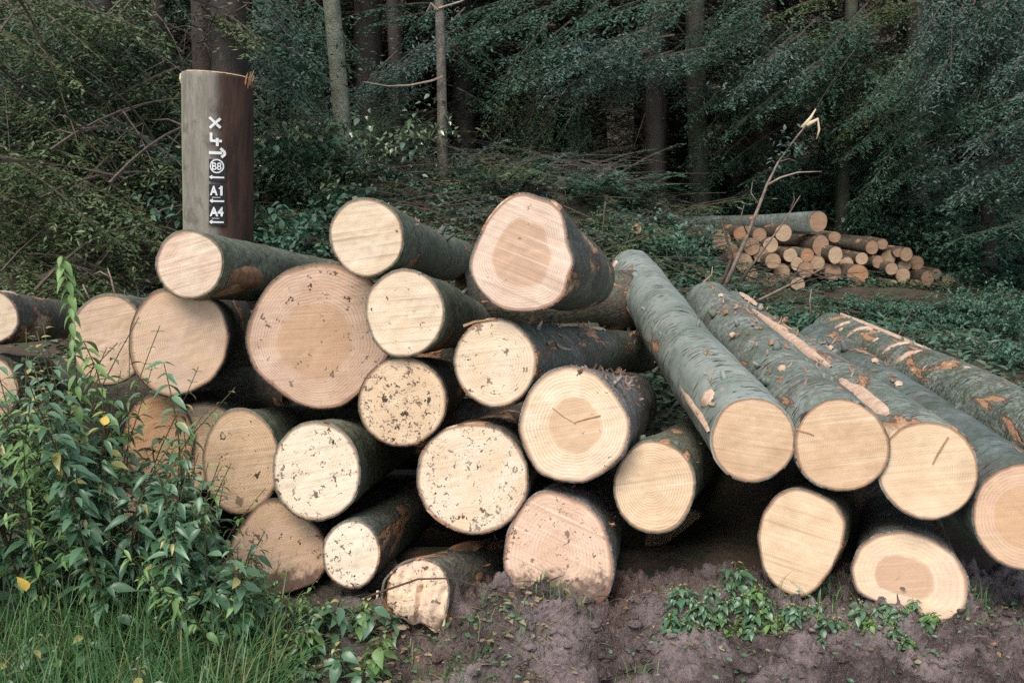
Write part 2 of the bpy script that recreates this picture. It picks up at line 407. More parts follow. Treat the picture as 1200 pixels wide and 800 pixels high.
LOGS = {}
def make_log(key, px, py, Y, vp, length, wood, bark, outline=None, rx=40, ry=40, back=.85, face=.65, pith=(0, 0), rough=.0022, bark_t=.006,
             label='', group='sawn logs in the near pile', seed=None, lumps=.0075, k_end=None, name='log', ragged=0, nr=None):
    seed = seed if seed is not None else len(LOGS) * 1.37 + .5
    P0 = at(px, py, Y); a = ray(*vp).normalized()
    if k_end:                                  # end the log where its centre reaches this share of the way from vanishing point
        length = (Y / k_end - Y) / a.y
    u = a.cross(Vector((0, 0, 1))).normalized(); v = u.cross(a)
    s = mpp(P0)
    ol = poly_outline(outline, px, py) if outline else ell_outline(rx, ry, seed)
    view = (P0 - Vector((0, 0, CAMZ))).normalized()
    n = a.lerp(view, face).normalized()
    U = n.cross(Vector((0, 0, 1))).normalized(); V = U.cross(n)
    front = []
    for k in range(NSEG):
        th = 2 * math.pi * k / NSEG
        w = U * math.cos(th) * ol[k] * s + V * math.sin(th) * ol[k] * s
        front.append((w.dot(u), w.dot(a), w.dot(v)))
    rm = sum(math.hypot(f[0], f[2]) for f in front) / NSEG
    root = None
    rings = nr or max(10, int(length / .035))
    verts = []; T = [0, .0015 / length] + [j / rings for j in range(1, rings + 1)]
    for j, t in enumerate(T):
        y = t * length; bl = math.exp(-y / .55)
        tap = 1 + (back - 1) * t
        for k in range(NSEG):
            th = 2 * math.pi * k / NSEG
            fx, fy, fz = front[k]
            cx_, cz_ = math.cos(th) * rm, math.sin(th) * rm
            x = (fx * bl + cx_ * (1 - bl)) * tap; z = (fz * bl + cz_ * (1 - bl)) * tap
            yy = y + fy * max(0, 1 - y / .8)
            d = 1 + bark_t / rm
            q = Vector((x * 5, y * 2.2, z * 5)) + Vector((seed, seed, seed))
            fl = min(1, y / .06)
            d += fl * (lumps * 1.6 * noise.noise(q * .6) + lumps * .6 * noise.noise(q * 2.7) + lumps * .3 * noise.noise(q * 7)) / rm
            bw_ = .012 * length * (noise.noise(Vector((y * .45, seed * 5, 0))) - noise.noise(Vector((0, seed * 5, 0)))); bv_ = .008 * length * (noise.noise(Vector((y * .45, 0, seed * 5))) - noise.noise(Vector((0, 0, seed * 5))))
            verts.append((x * d + bw_, yy, z * d + bv_))
    # annulus of bark at the cut, set 2 mm behind the sawn wood
    na = len(verts)
    for k in range(NSEG): verts.append((front[k][0] * .985, front[k][1] + .002, front[k][2] * .985))
    q = []
    for j in range(len(T) - 1):
        for k in range(NSEG):
            k2 = (k + 1) % NSEG
            q.append((j * NSEG + k, j * NSEG + k2, (j + 1) * NSEG + k2, (j + 1) * NSEG + k))
    for k in range(NSEG):
        k2 = (k + 1) % NSEG
        q.append((na + k, na + k2, k2, k))
    b = MB(); b.add(verts, q)
    # sawn far end
    e0 = (len(T) - 1) * NSEG
    b.add([verts[e0 + k] for k in range(NSEG)] + [(sum(verts[e0 + k][0] for k in range(NSEG)) / NSEG, length, sum(verts[e0 + k][2] for k in range(NSEG)) / NSEG)], None, 1, np.append(np.ones(NSEG), 0), [(k, (k + 1) % NSEG, NSEG) for k in range(NSEG)])
    root = b.build(name, [bark, wood], None, True)
    M4 = Matrix((u, a, v)).transposed().to_4x4(); M4.translation = P0
    root.matrix_world = M4
    # sawn face
    f = MB(); NRG = 16; vs = [(pith[0] * s, -.001, pith[1] * s)]; va = [0.]
    for i in range(1, NRG + 1):
        r = i / NRG
        for k in range(NSEG):
            x = pith[0] * s * (1 - r) + front[k][0] * r; z = pith[1] * s * (1 - r) + front[k][2] * r
            y = front[k][1] * r + pith[0] * s * (1 - r) * 0
            nn = noise.noise(Vector((x * 9, seed, z * 9))) * rough * 2 + noise.noise(Vector((x * 40, seed, z * 40))) * rough + (.012 * max(0, r - .86) * noise.noise(Vector((math.cos(2 * math.pi * k / NSEG) * 9, math.sin(2 * math.pi * k / NSEG) * 9, seed))) if not ragged else 0)
            if ragged:
                nn += ragged * (max(0, noise.noise(Vector((x * 55, seed * 2, z * 7))) + .1) * (1 if z < .03 else .35) + .4 * max(0, noise.noise(Vector((x * 120, seed, z * 14)))))
            vs.append((x, y - .001 + nn, z)); va.append(r)
    tr = [(0, 1 + k, 1 + (k + 1) % NSEG) for k in range(NSEG)]
    qq = [(1 + (i - 1) * NSEG + k, 1 + i * NSEG + k, 1 + i * NSEG + (k + 1) % NSEG, 1 + (i - 1) * NSEG + (k + 1) % NSEG) for i in range(1, NRG) for k in range(NSEG)]
    f.add(vs, qq, 0, va, tr)
    f.build('cut_face', [wood], root, True)
    tag(root, label, 'log', group)
    LOGS[key] = dict(o=root, P0=P0, a=a, L=length, r=rm, rb=rm * back, u=u, v=v, front=front, off=bark_t + lumps * 1.1 + .002)
    return root

def shreds(key, n, th=(20, 160), t=(.05, .6), size=(.02, .07), seed=1, mats=None, wide=.35, lift=.5):
    """loose curls of bark standing up on a log"""
    L = LOGS[key]; rg = np.random.default_rng(seed); b = MB()
    for _ in range(n):
        a = R(rg.uniform(*th)); y = L['L'] * rg.uniform(*t); r = (L['r'] + (L['rb'] - L['r']) * y / L['L']) * 1.0 + .004
        c = Vector((math.cos(a) * r, y, math.sin(a) * r)); nrm = Vector((math.cos(a), 0, math.sin(a))); tang = Vector((-math.sin(a), 0, math.cos(a)))
        ang = rg.uniform(-1.2, 1.2); d = Vector((0, 1, 0)) * math.cos(ang) + tang * math.sin(ang); sd = nrm.cross(d)
        ln = rg.uniform(*size); w = ln * wide * rg.uniform(.5, 1.2); cu = rg.uniform(.15, 1) * lift; vs = []
        for i in range(5):
            tt = i / 4; p = c - nrm * .003 + d * ln * (tt - .3 * cu * tt * tt) + nrm * ln * cu * tt * tt
            ww = w * (1 - .6 * tt) * rg.uniform(.7, 1.2)
            for sg in (-1, 1): vs.append(tuple(p + sd * ww * .5 * sg + nrm * .0015))
            for sg in (-1, 1): vs.append(tuple(p + sd * ww * .5 * sg - nrm * .0015))
        q = []
        for i in range(4):
            o = i * 4; q += [(o, o + 1, o + 5, o + 4), (o + 3, o + 2, o + 6, o + 7), (o + 2, o, o + 4, o + 6), (o + 1, o + 3, o + 7, o + 5)]
        q.append((16, 17, 19, 18))
        b.add(vs, q, int(rg.random() < .5))
    return kind(b.build('bark_shreds', mats or [M['inner'], M['stripped']], L['o'], False), 'stuff')

CREAM, CREAM2 = (.76, .62, .45), (.68, .525, .35)
TAN, TAN2 = (.62, .44, .275), (.53, .36, .215)
PINK, PINK2 = (.67, .48, .35), (.58, .39, .27)
def W(seed, a, b, **k): return wood_mat('sawn_wood', a, b, seed=seed, **k)
b_green = bark_mat('green_bark', (.070, .082, .050), (.145, .16, .11), .3, .8, 1, .6, 1, .4, 1.6, .7)
b_green2 = bark_mat('grey_green_bark', (.08, .09, .058), (.16, .17, .12), .4, .6, 1, .5, 2, .3, 1.5, .8)
b_dark = bark_mat('dark_bark', (.055, .048, .034), (.10, .092, .068), .38, .4, 1.1, .8, 4, .3, 1.4)
b_torn = bark_mat('torn_bark', (.06, .07, .05), (.12, .13, .10), .72, .3, 1, .6, 6, .3, 1.5)
b_orange = bark_mat('flayed_bark', (.07, .06, .045), (.13, .12, .09), .9, .2, 1, .6, 7, 0, 1.4)
b_rough = bark_mat('rough_scaly_bark', (.06, .06, .05), (.17, .16, .14), .25, .2, 1.8, .6, 11, 0, 1.6)
b_ticks = bark_mat('smooth_ticked_bark', (.115, .14, .115), (.185, .205, .18), .3, 1., .8, .12, 12, 0, 1.55, .16)
b_scaly = bark_mat('smooth_scaly_bark', (.10, .125, .10), (.18, .20, .17), .5, .9, 1, .5, 13, .35, 1.5, .6)
b_stripe = bark_mat('stripy_torn_bark', (.10, .125, .10), (.18, .20, .165), .72, .8, 1, .5, 14, .3, 1.5, .6)
b_grey = bark_mat('wet_grey_green_bark', (.055, .075, .066), (.11, .135, .12), .3, .6, .9, .4, 15, .3, 1.5, .5)
b_moss = bark_mat('bark_with_torn_stripes', (.08, .105, .075), (.17, .19, .15), .6, 1., 1.1, .4, 16, .5, 1.6)

O3 = [(605,227),(624,229),(631,234),(644,235.5),(656,246),(661,262),(665,285),(673,307),(665,326),(663,341),(650,356),(627,364),(597,364),(581,358),(562,339),(551,319),(551,307),(560,281),(571,259),(586,240)]
O5 = [(371,309),(397.5,310),(420,321),(439,332),(447,350),(452,377),(457,400),(455,419),(435,441),(420,460),(397.5,477),(371,479),(345,471),(326,456),(311,443),(298,428),(290.6,400),(292.5,381),(304,355),(319,332),(341,316)]
O9 = [(195,337.5),(212,345),(231,349),(250,353),(261,369),(266,397),(259,425),(244,447),(219,459),(194,464),(175,453),(159,431),(155,406),(158,381),(166,362),(181,344)]
O11 = [(640,437),(665,429),(695,435),(717,457),(736,487),(737.5,504),(730,530),(707.5,552),(685,564),(655,562),(632,554),(617.5,530),(608,504),(612,481),(621,458)]
O16 = [(318,586),(335.5,589.5),(356.5,607),(374,624.5),(383,649),(381,666.5),(367,684),(335.5,692),(300,698),(278,690),(272,665),(272.5,631.5),(283,617.5),(297,600),(307.5,589.5)]
O18 = [(467,663),(480,657),(497,656),(512,661),(521,672),(526,690),(524,710),(521,722),(518,737),(507,739),(500,729),(491,726),(484,731),(474,722),(462,721),(452,712),(447,700),(450,680)]
O19 = [(625,580),(640,576),(655,579),(685,590),(704,609),(715,639),(719,667),(712,695),(700,706),(674,712),(625,708),(597,690),(591,657.5),(595,624),(610,597.5)]
O6R = [(927.5,573),(951,577),(975,587.5),(987,606.5),(984,635),(973,663.5),(958,687),(942,699),(918,692),(899,673),(889.5,635),(894,606.5),(908.5,583)]
O7R = [(1008,649),(1027,632),(1056,623),(1084,628),(1113,644.5),(1129,668),(1129,697),(1115,719),(1084,718),(1041.5,711),(1010,702),(1001,676)]

G = make_log
G('1', 222, 310, 4.12, (720, 370), 2.1, W(1, CREAM, PINK, saw=.6, saw_ang=.3, rings=16, ring_amt=.12), b_green, rx=37.5, ry=39, back=.9,
  label='pale log with green bark lying directly below the tall painted stump', pith=(4, -2))
G('2', 430, 278, 4.05, (700, 345), 2.6, W(2, CREAM, CREAM2, saw=.6, saw_ang=.15, rings=18, ring_amt=.12, speck=.03), b_green, rx=42, ry=45, back=.85,
  label='cream log with a rough sawn face, highest in the middle of the pile')
G('3', 612, 296, 4.05, (840, 385), 1.9, W(3, (.74, .58, .45), (.68, .50, .38), heart=.58, heart_col=(.50, .30, .18), rings=30, saw=.45, saw_ang=-.35, ring_amt=.3, speck=.02), b_torn, O3, back=.8,
  label='egg-shaped pale log with an orange-brown heart, on top of the pile', pith=(-2, 0), lumps=.01)
G('4', -10, 372, 4.15, (330, 380), 1.4, W(4, CREAM, CREAM2, saw=.3), b_orange, rx=28, ry=30, back=.95, face=.6,
  label='log with orange torn bark jutting in from the left edge above the weeds')
G('5', 370, 393, 4.3, (430, 350), 2.4, W(5, PINK, PINK2, heart=.52, heart_col=(.50, .31, .18), rings=34, ring_amt=.32, saw=.22, saw_ang=.05, speck=.12), b_dark, O5, back=.75,
  label='thickest log of the pile, pinkish face with a clear ring pattern', pith=(-6, -12))
G('6', 475, 367, 4.02, (690, 395), 2.4, W(6, CREAM, CREAM2, saw=.75, saw_ang=.1, rings=18, ring_amt=.12, speck=.08), b_green, rx=45, ry=50, back=.85,
  label='cream log with strong saw lines overlapping the thickest pinkish log')
G('7', 580, 424, 4.05, (1020, 396), 2.9, W(7, CREAM2, CREAM, saw=.25, speck=.22, rings=20), b_torn, rx=47, ry=51, back=.75, face=.8,
  label='log with torn orange bark lying right below the egg-shaped log')
G('8', 128, 398, 4.28, (400, 330), 2.2, W(8, TAN, PINK, saw=.35, rings=26, ring_amt=.3), b_green, rx=41, ry=52, back=.85, face=.9,
  label='tan log half hidden behind a rounder log beside the weeds')
G('9', 210, 400, 4.15, (360, 320), 2.2, W(9, TAN, PINK, rings=32, ring_amt=.34, saw=.15), b_dark, O9, back=.85, face=.9,
  label='round clean tan log with fine rings just under the green barked log', pith=(4, -2))
G('10', 471, 471, 3.98, (610, 410), 2.2, W(10, CREAM2, TAN, saw=.15, speck=.95, rings=20, ring_amt=.15), b_dark, rx=50, ry=51, back=.85,
  label='round log thickly peppered with dark specks touching the thickest pinkish log')
G('11', 673, 497, 3.93, (855, 422), 2.0, W(11, CREAM, CREAM2, heart=.48, heart_col=(.52, .33, .19), rings=24, ring_amt=.3, saw=.2, speck=.02), b_rough, O11, back=.85, face=.8,
  label='wide cream log with a cracked brown heart and rough scaly bark', lumps=.012, pith=(4, -2))
G('12', 553, 560, 3.93, (720, 420), 2.2, W(12, (.72, .60, .46), CREAM2, speck=.55, saw=.15, rings=22, ring_amt=.15), b_orange, rx=65, ry=64, back=.85,
  label='large round dark-speckled log in the bottom middle of the pile', seed=4.4)
G('13', 283, 540, 4.08, (600, 400), 2.2, W(13, TAN, TAN2, saw=.4, saw_ang=.1, speck=.14, rings=24, ring_amt=.3), b_green, rx=43, ry=60, back=.85, face=.9,
  label='tall oval tan log with two dark smudges beside the weeds', seed=2.2)
G('14', 371, 552, 3.93, (640, 430), 2.2, W(14, (.74, .64, .48), CREAM, speck=.30, saw=.3, rings=20, ring_amt=.15), b_green, rx=50, ry=57, back=.85, face=.8,
  label='whitish log with black flecks on its right half next to the oval tan log', seed=7.7)
G('15', 767, 570, 3.93, (925, 400), 1.8, W(15, CREAM2, TAN, saw=.35, rings=22, ring_amt=.35), b_green2, rx=46, ry=53, back=.9, face=.85,
  label='plain tan log with grey-green bark alone beside the dark hollow', pith=(-6, 4))
G('16', 326, 642, 3.93, (420, 430), 1.8, W(16, PINK2, TAN2, speck=.22, saw=.2, rings=20, mud=.6, ring_amt=.12), b_dark, O16, back=.85, face=.8,
  label='dirty tan log with angular outline at the bottom next to the weeds')
G('17', 412, 649, 3.85, (720, 420), 1.7, W(17, (.74, .66, .52), CREAM, speck=.45, saw=.15, rings=16, ring_amt=.1), b_torn, rx=32, ry=38, back=.95, face=.8,
  label='smallest whitish speckled log on the ground under the flecked whitish log')
G('18', 487, 696, 3.72, (1150, 450), 1.5, W(18, PINK, CREAM2, speck=.4, saw=.15, rings=14, mud=.9, ring_amt=.1), b_orange, O18, back=.95, face=.85,
  label='broken log with a ragged splintered end lying on the mud', ragged=.06, lumps=.008)
G('19', 655, 643, 3.84, (770, 430), 1.9, W(19, PINK, PINK2, speck=.3, saw=.35, saw_ang=-.4, rings=20, mud=.5, ring_amt=.2), b_rough, O19, back=.85, face=.8,
  label='large pinkish log at the bottom with its foot behind the mud mound', lumps=.01)
G('20', 238, 523, 4.2, (500, 400), 2.0, W(20, TAN, TAN2, saw=.2, rings=20), b_dark, rx=42, ry=50, back=.85,
  label='plain tan log mostly covered by the oval log with two smudges')
G('21', 186, 515, 4.15, (420, 400), 2.0, W(21, (.50, .30, .16), (.42, .24, .12), saw=.2, rings=18), b_dark, rx=38, ry=52, back=.85,
  label='orange-brown log behind the tall thin weed stalk')
G('22', -22, 458, 3.9, (200, 400), 1.6, W(22, PINK, TAN, saw=.2, rings=22), b_dark, rx=40, ry=44, back=.9,
  label='pinkish log cut off by the left edge above the weed thicket')
G('23', 72, 546, 3.98, (300, 400), 1.6, W(23, TAN, PINK2, saw=.2, rings=16), b_dark, rx=30, ry=36, back=.9,
  label='tan log peeping through a gap in the weed thicket')
G('24', 140, 618, 3.93, (330, 400), 1.6, W(24, CREAM2, TAN, saw=.2, rings=16), b_dark, rx=36, ry=42, back=.9,
  label='pale log low among the weeds, seen in small patches')
G('25', 205, 640, 3.95, (380, 400), 1.6, W(25, (.50, .31, .17), (.42, .25, .13), saw=.2, rings=16, mud=.5), b_dark, rx=44, ry=56, back=.9,
  label='brown shaded log low behind the weeds beside the dirty angular log')
RG = 'long logs leaning on the right of the pile'
G('R1', 883, 515, 3.9, (559, 70), 1, W(31, TAN, TAN2, saw=.35, saw_ang=-.1, rings=34, ring_amt=.28), b_ticks, rx=47, ry=48, back=.96, k_end=.54, face=.8,
  label='long smooth grey-green log with black ticks, nearest the middle of the pile', group=RG, pith=(2, 4), lumps=.008)
G('R2', 986, 522, 3.83, (596, 112), 1, W(32, TAN, TAN2, saw=.3, rings=34, ring_amt=.28), b_scaly, rx=53, ry=53, back=.85, k_end=.58, face=.8,
  label='long log lying against the black-ticked log, flaky bark and tan end', group=RG, pith=(4, 0))
G('R3', 1087, 551, 3.75, (600, 143), 1, W(33, TAN, CREAM2, saw=.2, rings=26, ring_amt=.22), b_stripe, rx=54, ry=57, back=.72, k_end=.52, face=.8,
  label='long log with a torn pink stripe along its bark and one radial crack', group=RG, pith=(2, -4))
G('R4', 1203, 606, 3.65, (640, 139), 1, W(34, TAN, PINK2, heart=.6, heart_col=(.50, .31, .17), rings=22, ring_amt=.25, saw=.1), b_grey, rx=58, ry=62, back=.8, k_end=.55, face=.8,
  label='dark wet-looking long log with its end cut by the right edge', group=RG)
G('R5', 1345, 577, 4.0, (600, 200), 1, W(35, TAN, TAN2), b_moss, rx=58, ry=58, back=.85, k_end=.49, face=.4,
  label='outermost long log with pale slashes in its bark, behind the others', group=RG)
G('R6', 939, 635, 3.8, (1030, 420), 2.6, W(36, CREAM2, TAN, saw=.3, saw_ang=-.2, rings=30, ring_amt=.25), b_dark, O6R, back=.95, face=.55,
  label='log standing low under the long logs, dark bark on its right side', pith=(0, 2))
G('R7', 1066, 671, 3.75, (1010, 400), 2.6, W(37, PINK, CREAM2, heart=.5, heart_col=(.43, .26, .16), rings=16, ring_amt=.15, saw=.12), b_rough, O7R, back=.9, face=.8,
  label='bottom log with a broad brown heart, ringed by weeds under the long logs', pith=(-12, -8))
# deep in the hollows; crosswise logs added to block light from behind
shade = 'added filler logs in the shade behind the pile'
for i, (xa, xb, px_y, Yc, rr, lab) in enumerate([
    (262, 720, 600, 5.9, .22, 'added dark filler log lying crosswise in the shade behind the bottom of the pile'),
    (300, 735, 505, 5.95, .21, 'added dark filler log lying crosswise in the shade behind the middle of the pile'),
    (250, 700, 415, 6.0, .20, 'added dark filler log lying crosswise in the shade behind the thickest pinkish log'),
    (540, 745, 352, 6.25, .19, 'added dark filler log lying crosswise under and behind the egg-shaped log'),
    (60, 330, 470, 5.6, .2, 'added dark filler log lying crosswise in the shade behind the round clean tan log'),
    (90, 300, 395, 6.4, .17, 'added dark filler log lying crosswise in the shade left of the thickest pinkish log')]):
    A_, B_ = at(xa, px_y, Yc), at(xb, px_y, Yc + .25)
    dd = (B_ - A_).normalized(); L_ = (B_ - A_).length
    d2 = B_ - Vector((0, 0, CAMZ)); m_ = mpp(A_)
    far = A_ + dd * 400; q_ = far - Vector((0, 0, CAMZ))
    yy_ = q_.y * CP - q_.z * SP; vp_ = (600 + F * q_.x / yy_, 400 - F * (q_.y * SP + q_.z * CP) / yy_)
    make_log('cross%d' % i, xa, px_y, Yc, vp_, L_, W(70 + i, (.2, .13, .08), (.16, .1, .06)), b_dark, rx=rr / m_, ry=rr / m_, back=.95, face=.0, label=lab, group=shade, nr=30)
G('H1', 800, 640, 5.2, (860, 330), 1.8, W(41, TAN2, TAN2), b_dark, rx=44, ry=44, back=.95, label='dark log lying deep in the hollow under the ticked long log')

shreds('R1', 26, (120, 200), (.04, .5), (.02, .06), 1)
shreds('R2', 60, (40, 140), (.03, .8), (.015, .05), 2)
shreds('R3', 50, (60, 150), (.03, .9), (.02, .07), 3)
shreds('R4', 40, (60, 150), (.05, .9), (.015, .06), 4, lift=.25)
shreds('R5', 70, (60, 170), (.2, .95), (.02, .08), 5, wide=.5, lift=.25)
shreds('R1', 40, (60, 150), (.05, .95), (.012, .035), 21, lift=.2)
shreds('7', 34, (20, 140), (.01, .7), (.02, .08), 6)
shreds('11', 40, (20, 120), (.02, .6), (.02, .07), 7)
shreds('15', 22, (30, 130), (.02, .5), (.015, .04), 8)
shreds('1', 10, (40, 150), (.05, .6), (.015, .03), 9)
shreds('2', 8, (20, 120), (.03, .5), (.015, .04), 10)
shreds('19', 30, (20, 120), (.0, .4), (.01, .04), 11)
shreds('18', 14, (20, 150), (.05, .8), (.02, .06), 12)

# pale slashes across the outermost log and the torn ribbon of the striped one (wood laid bare)
def slash(key, th0, th1, y0, y1, mat, name='bark_wound', rag=.3, seed=0, n=14, skew=0.):
    L = LOGS[key]; b = MB(); vs = []
    for i in range(n):
        t = i / (n - 1); taper = math.sin(math.pi * min(.97, max(.03, t))) ** .5
        for j in range(4):
            s_ = j / 3
            w = (y1 - y0) * taper * (1 + rag * noise.noise(Vector((t * 6, s_ * 3, seed))))
            y = (y0 + y1) / 2 + (s_ - .5) * w + skew * (t - .5)
            th = R(th0 + (th1 - th0) * t); r = (L['r'] + (L['rb'] - L['r']) * y / L['L']) + L['off'] + .004 * noise.noise(Vector((t * 9, s_ * 9, seed)))
            r -= .014 * (j in (0, 3)) + .008 * (1 - taper)
            vs.append((math.cos(th) * r, y, math.sin(th) * r))
    q = [(i * 4 + j, i * 4 + j + 1, (i + 1) * 4 + j + 1, (i + 1) * 4 + j) for i in range(n - 1) for j in range(3)]
    b.add(vs, q); return b.build(name, [mat], L['o'], True)
def ribbon(key, th, y0, y1, wdeg, mat, seed=0, name='bark_wound'):
    L = LOGS[key]; b = MB(); vs = []; n = 40
    for i in range(n):
        t = i / (n - 1); y = y0 + (y1 - y0) * t; taper = math.sin(math.pi * min(.98, max(.02, t))) ** .4
        for j in range(4):
            s_ = j / 3
            a = th + wdeg * (s_ - .5) * taper * (1 + .5 * noise.noise(Vector((t * 9, s_ * 2, seed)))) + 5 * noise.noise(Vector((t * 4, 0, seed)))
            r = (L['r'] + (L['rb'] - L['r']) * y / L['L']) + L['off'] - .014 * (j in (0, 3)) - .008 * (1 - taper)
            vs.append((math.cos(R(a)) * r, y, math.sin(R(a)) * r))
    q = [(i * 4 + j, i * 4 + j + 1, (i + 1) * 4 + j + 1, (i + 1) * 4 + j) for i in range(n - 1) for j in range(3)]
    b.add(vs, q); return b.build(name, [mat], L['o'], True)
L4 = LOGS['R4']['L']
M['wound'] = plain_mat('bare_wood_wound', (.62, .46, .34), (.46, .29, .19), 30, .7)
L5 = LOGS['R5']['L']; L3_ = LOGS['R3']['L']; L1_ = LOGS['R1']['L']
for i, y in enumerate((.93, .87, .79, .745, .62, .55, .42)):
    slash('R5', 92 + 8 * (i % 2), 138 + 8 * (i % 3), y * L5 - .02, y * L5 + (.02 + .03 * (i % 3)), M['wound'] if i % 3 else M['inner'], seed=i, skew=.05 + .03 * (i % 2), rag=1.1)
ribbon('R5', 80, .55 * L5, .98 * L5, 14, M['wound'], 3)
ribbon('R3', 112, .30 * L3_, .78 * L3_, 26, M['wound'], 1); ribbon('R3', 118, .06 * L3_, .24 * L3_, 40, M['wound'], 2)
ribbon('R3', 85, .82 * L3_, .97 * L3_, 20, M['wound'], 5)
for i in range(9):
    yy = L5 * (.24 + .075 * i); aa = 75 + (i * 37) % 60
    slash('R5', aa, aa + 16, yy, yy + .05 + .02 * (i % 3), M['wound'], seed=60 + i, rag=1.3)
for i in range(5):
    yy = L4 * (.1 + .17 * i); aa = 70 + (i * 41) % 55
    slash('R4', aa, aa + 13, yy, yy + .06, M['wound'], seed=80 + i, rag=1.3)
for i in range(6):
    yy = LOGS['R2']['L'] * (.06 + .15 * i); aa = 70 + (i * 43) % 65
    slash('R2', aa, aa + 12, yy, yy + .05, M['wound'] if i % 2 else M['inner'], seed=90 + i, rag=1.3)
for i, (y, a) in enumerate(((.955, 150), (.62, 152), (.40, 155), (.29, 158), (.78, 168))):
    slash('R1', a - 11, a + 11, y * L1_ - .03, y * L1_ + .035, M['wound'], seed=10 + i)
slash('R1', 132, 160, .06 * L1_, .06 * L1_ + .12, M['wound'], seed=33)
ribbon('R1', 178, .02 * L1_, .45 * L1_, 22, M['wound'], 8); ribbon('R1', 196, .25 * L1_, .8 * L1_, 18, M['inner'], 9); ribbon('R1', 172, .86 * L1_, .99 * L1_, 24, M['wound'], 11)
slash('4', 60, 130, .12, .34, M['wound'], seed=31); slash('4', 150, 200, .2, .36, M['inner'], seed=32)
slash('7', 70, 100, 1.3, 1.75, M['pale_wood'], seed=41)
slash('17', 30, 70, .4, .75, M['inner'], seed=42); slash('18', 70, 150, .30, .62, M['inner'], seed=43); slash('1', -40, 5, .1, .6, M['inner'], seed=44)

# branch stubs: short broken knots standing out of the bark
def stubs(key, n, seed, th=(30, 150), t=(.04, .9), ln=(.012, .04)):
    L = LOGS[key]; rg = np.random.default_rng(seed)
    for i in range(n):
        a = R(rg.uniform(*th)); y = L['L'] * rg.uniform(*t); r = L['r'] + (L['rb'] - L['r']) * y / L['L']
        nrm = Vector((math.cos(a), 0, math.sin(a))); c = nrm * r + Vector((0, y, 0)); l = rg.uniform(*ln); rr = rg.uniform(.007, .016)
        d = (nrm + Vector((0, rg.uniform(.1, .6), 0))).normalized()
        b = MB(); b.tube([c - nrm * .01, c + nrm * .008, c + nrm * .008 + d * l], [rr * 1.9, rr * 1.25, rr * .9], 8, 0, .5, True)
        b.build('branch_stub', [L['o'].data.materials[0]], L['o'], True)
for i, (k_, n_) in enumerate((('R1', 5), ('R2', 7), ('R3', 7), ('R4', 4), ('R5', 7), ('1', 4), ('2', 3), ('6', 2), ('7', 4), ('11', 3), ('15', 3), ('14', 2), ('3', 2))): stubs(k_, n_, 50 + i)

# cracks and dark marks that only some faces carry, cut as thin dark wedges
def crack(key, pts, w, mat=None, name='crack'):
    L = LOGS[key]; s = mpp(L['P0']); b = MB()
    P = [Vector((x * s, 0, z * s)) for x, z in pts]
    fr = L['front']
    def yat(x, z):                              # depth of the tilted face at this spot
        A = np.array([(f[0], f[2]) for f in fr]); y = np.array([f[1] for f in fr]); c, *_ = np.linalg.lstsq(A, y, rcond=None)
        return c[0] * x + c[1] * z - .006
    vs = []
    for i, p in enumerate(P):
        d = (P[min(i + 1, len(P) - 1)] - P[max(i - 1, 0)]).normalized(); nn = Vector((-d.z, 0, d.x)); ww = w * s * (1 - .8 * i / (len(P) - 1))
        for sg in (-1, 1):
            q = p + nn * ww * sg; vs.append((q.x, yat(q.x, q.z), q.z))
            vs.append((q.x, yat(q.x, q.z) + .006, q.z))
    q = []
    for i in range(len(P) - 1):
        o = i * 4; q += [(o, o + 2, o + 6, o + 4), (o, o + 4, o + 5, o + 1), (o + 2, o + 3, o + 7, o + 6)]
    b.add(vs, q); return b.build(name, [mat or M['black']], L['o'])
M['crack'] = plain_mat('crack_edge', (.40, .25, .14), (.32, .18, .10), 40)
crack('R3', [(22, 40), (15, 28), (9, 17), (5, 8)], .6, M['crack'])
crack('R2', [(-50, 16), (-44, 13.5), (-36, 12), (-30, 10)], 1.1, M['crack'])
crack('11', [(30, 12), (16, 8), (4, 4), (0, 2)], .55, M['crack']); crack('11', [(-26, 18), (-12, 8), (0, 2), (2, 0)], .4, M['crack'])
crack('7', [(-38, 40), (-25, 46), (-8, 49), (0, 49)], 1.6, M['crack'])

# the dark log lying behind the pile
pz = gp(700, 276)
make_log('B1', 746, 268, pz.y - .3, (300, 190), 1.8, W(42, PINK2, TAN2, heart=.5, heart_col=(.2,.12,.07)), b_dark, rx=6, ry=6, back=1.8, face=.3, label='dark rotten log lying in the brash behind the egg-shaped log', group='loose wood behind the pile')

# ------------------------------------------------------------------ far stack of thin logs
FARROWS = [
 ('top', [(959, 260, 10, 12)]),
 ('second', [(869, 274, 9, 9), (890, 275, 8, 8), (918, 273, 9.5, 10), (846, 281, 10, 11), (1022, 290, 7, 8), (1034, 286, 6, 6), (978, 278, 7, 6)]),
 ('third', [(856, 294, 9, 9), (881, 289, 9, 10), (903, 287, 8.5, 9), (926, 299, 8, 8), (946, 299, 7.5, 8), (962, 288, 9, 12), (979, 299, 8, 10), (1029, 307, 6.5, 7), (1041, 302, 8, 9), (1053, 296, 6, 5), (1062, 298, 7, 8), (1074, 308, 8, 8)]),
 ('fourth', [(872, 308, 10, 11), (891, 298, 8, 9), (906, 306, 9, 9), (934, 309, 7, 8), (958, 308, 8, 8), (1060, 311, 7, 6), (1045, 315, 7, 7), (992, 310, 8, 9), (1010, 303, 7, 7), (1097, 321, 6, 6)]),
 ('bottom', [(880, 322, 8, 8), (901, 328, 9, 8), (916, 319, 9.5, 10), (944, 316, 9, 9), (935, 333, 8, 8), (976, 319, 9.5, 10), (1005, 322, 12, 12), (1058, 323, 8, 9), (1046, 334, 6, 6), (1073, 334, 7, 6), (1087, 326, 7, 9), (1100, 333, 6, 6), (1111, 328, 7, 6)]),
]
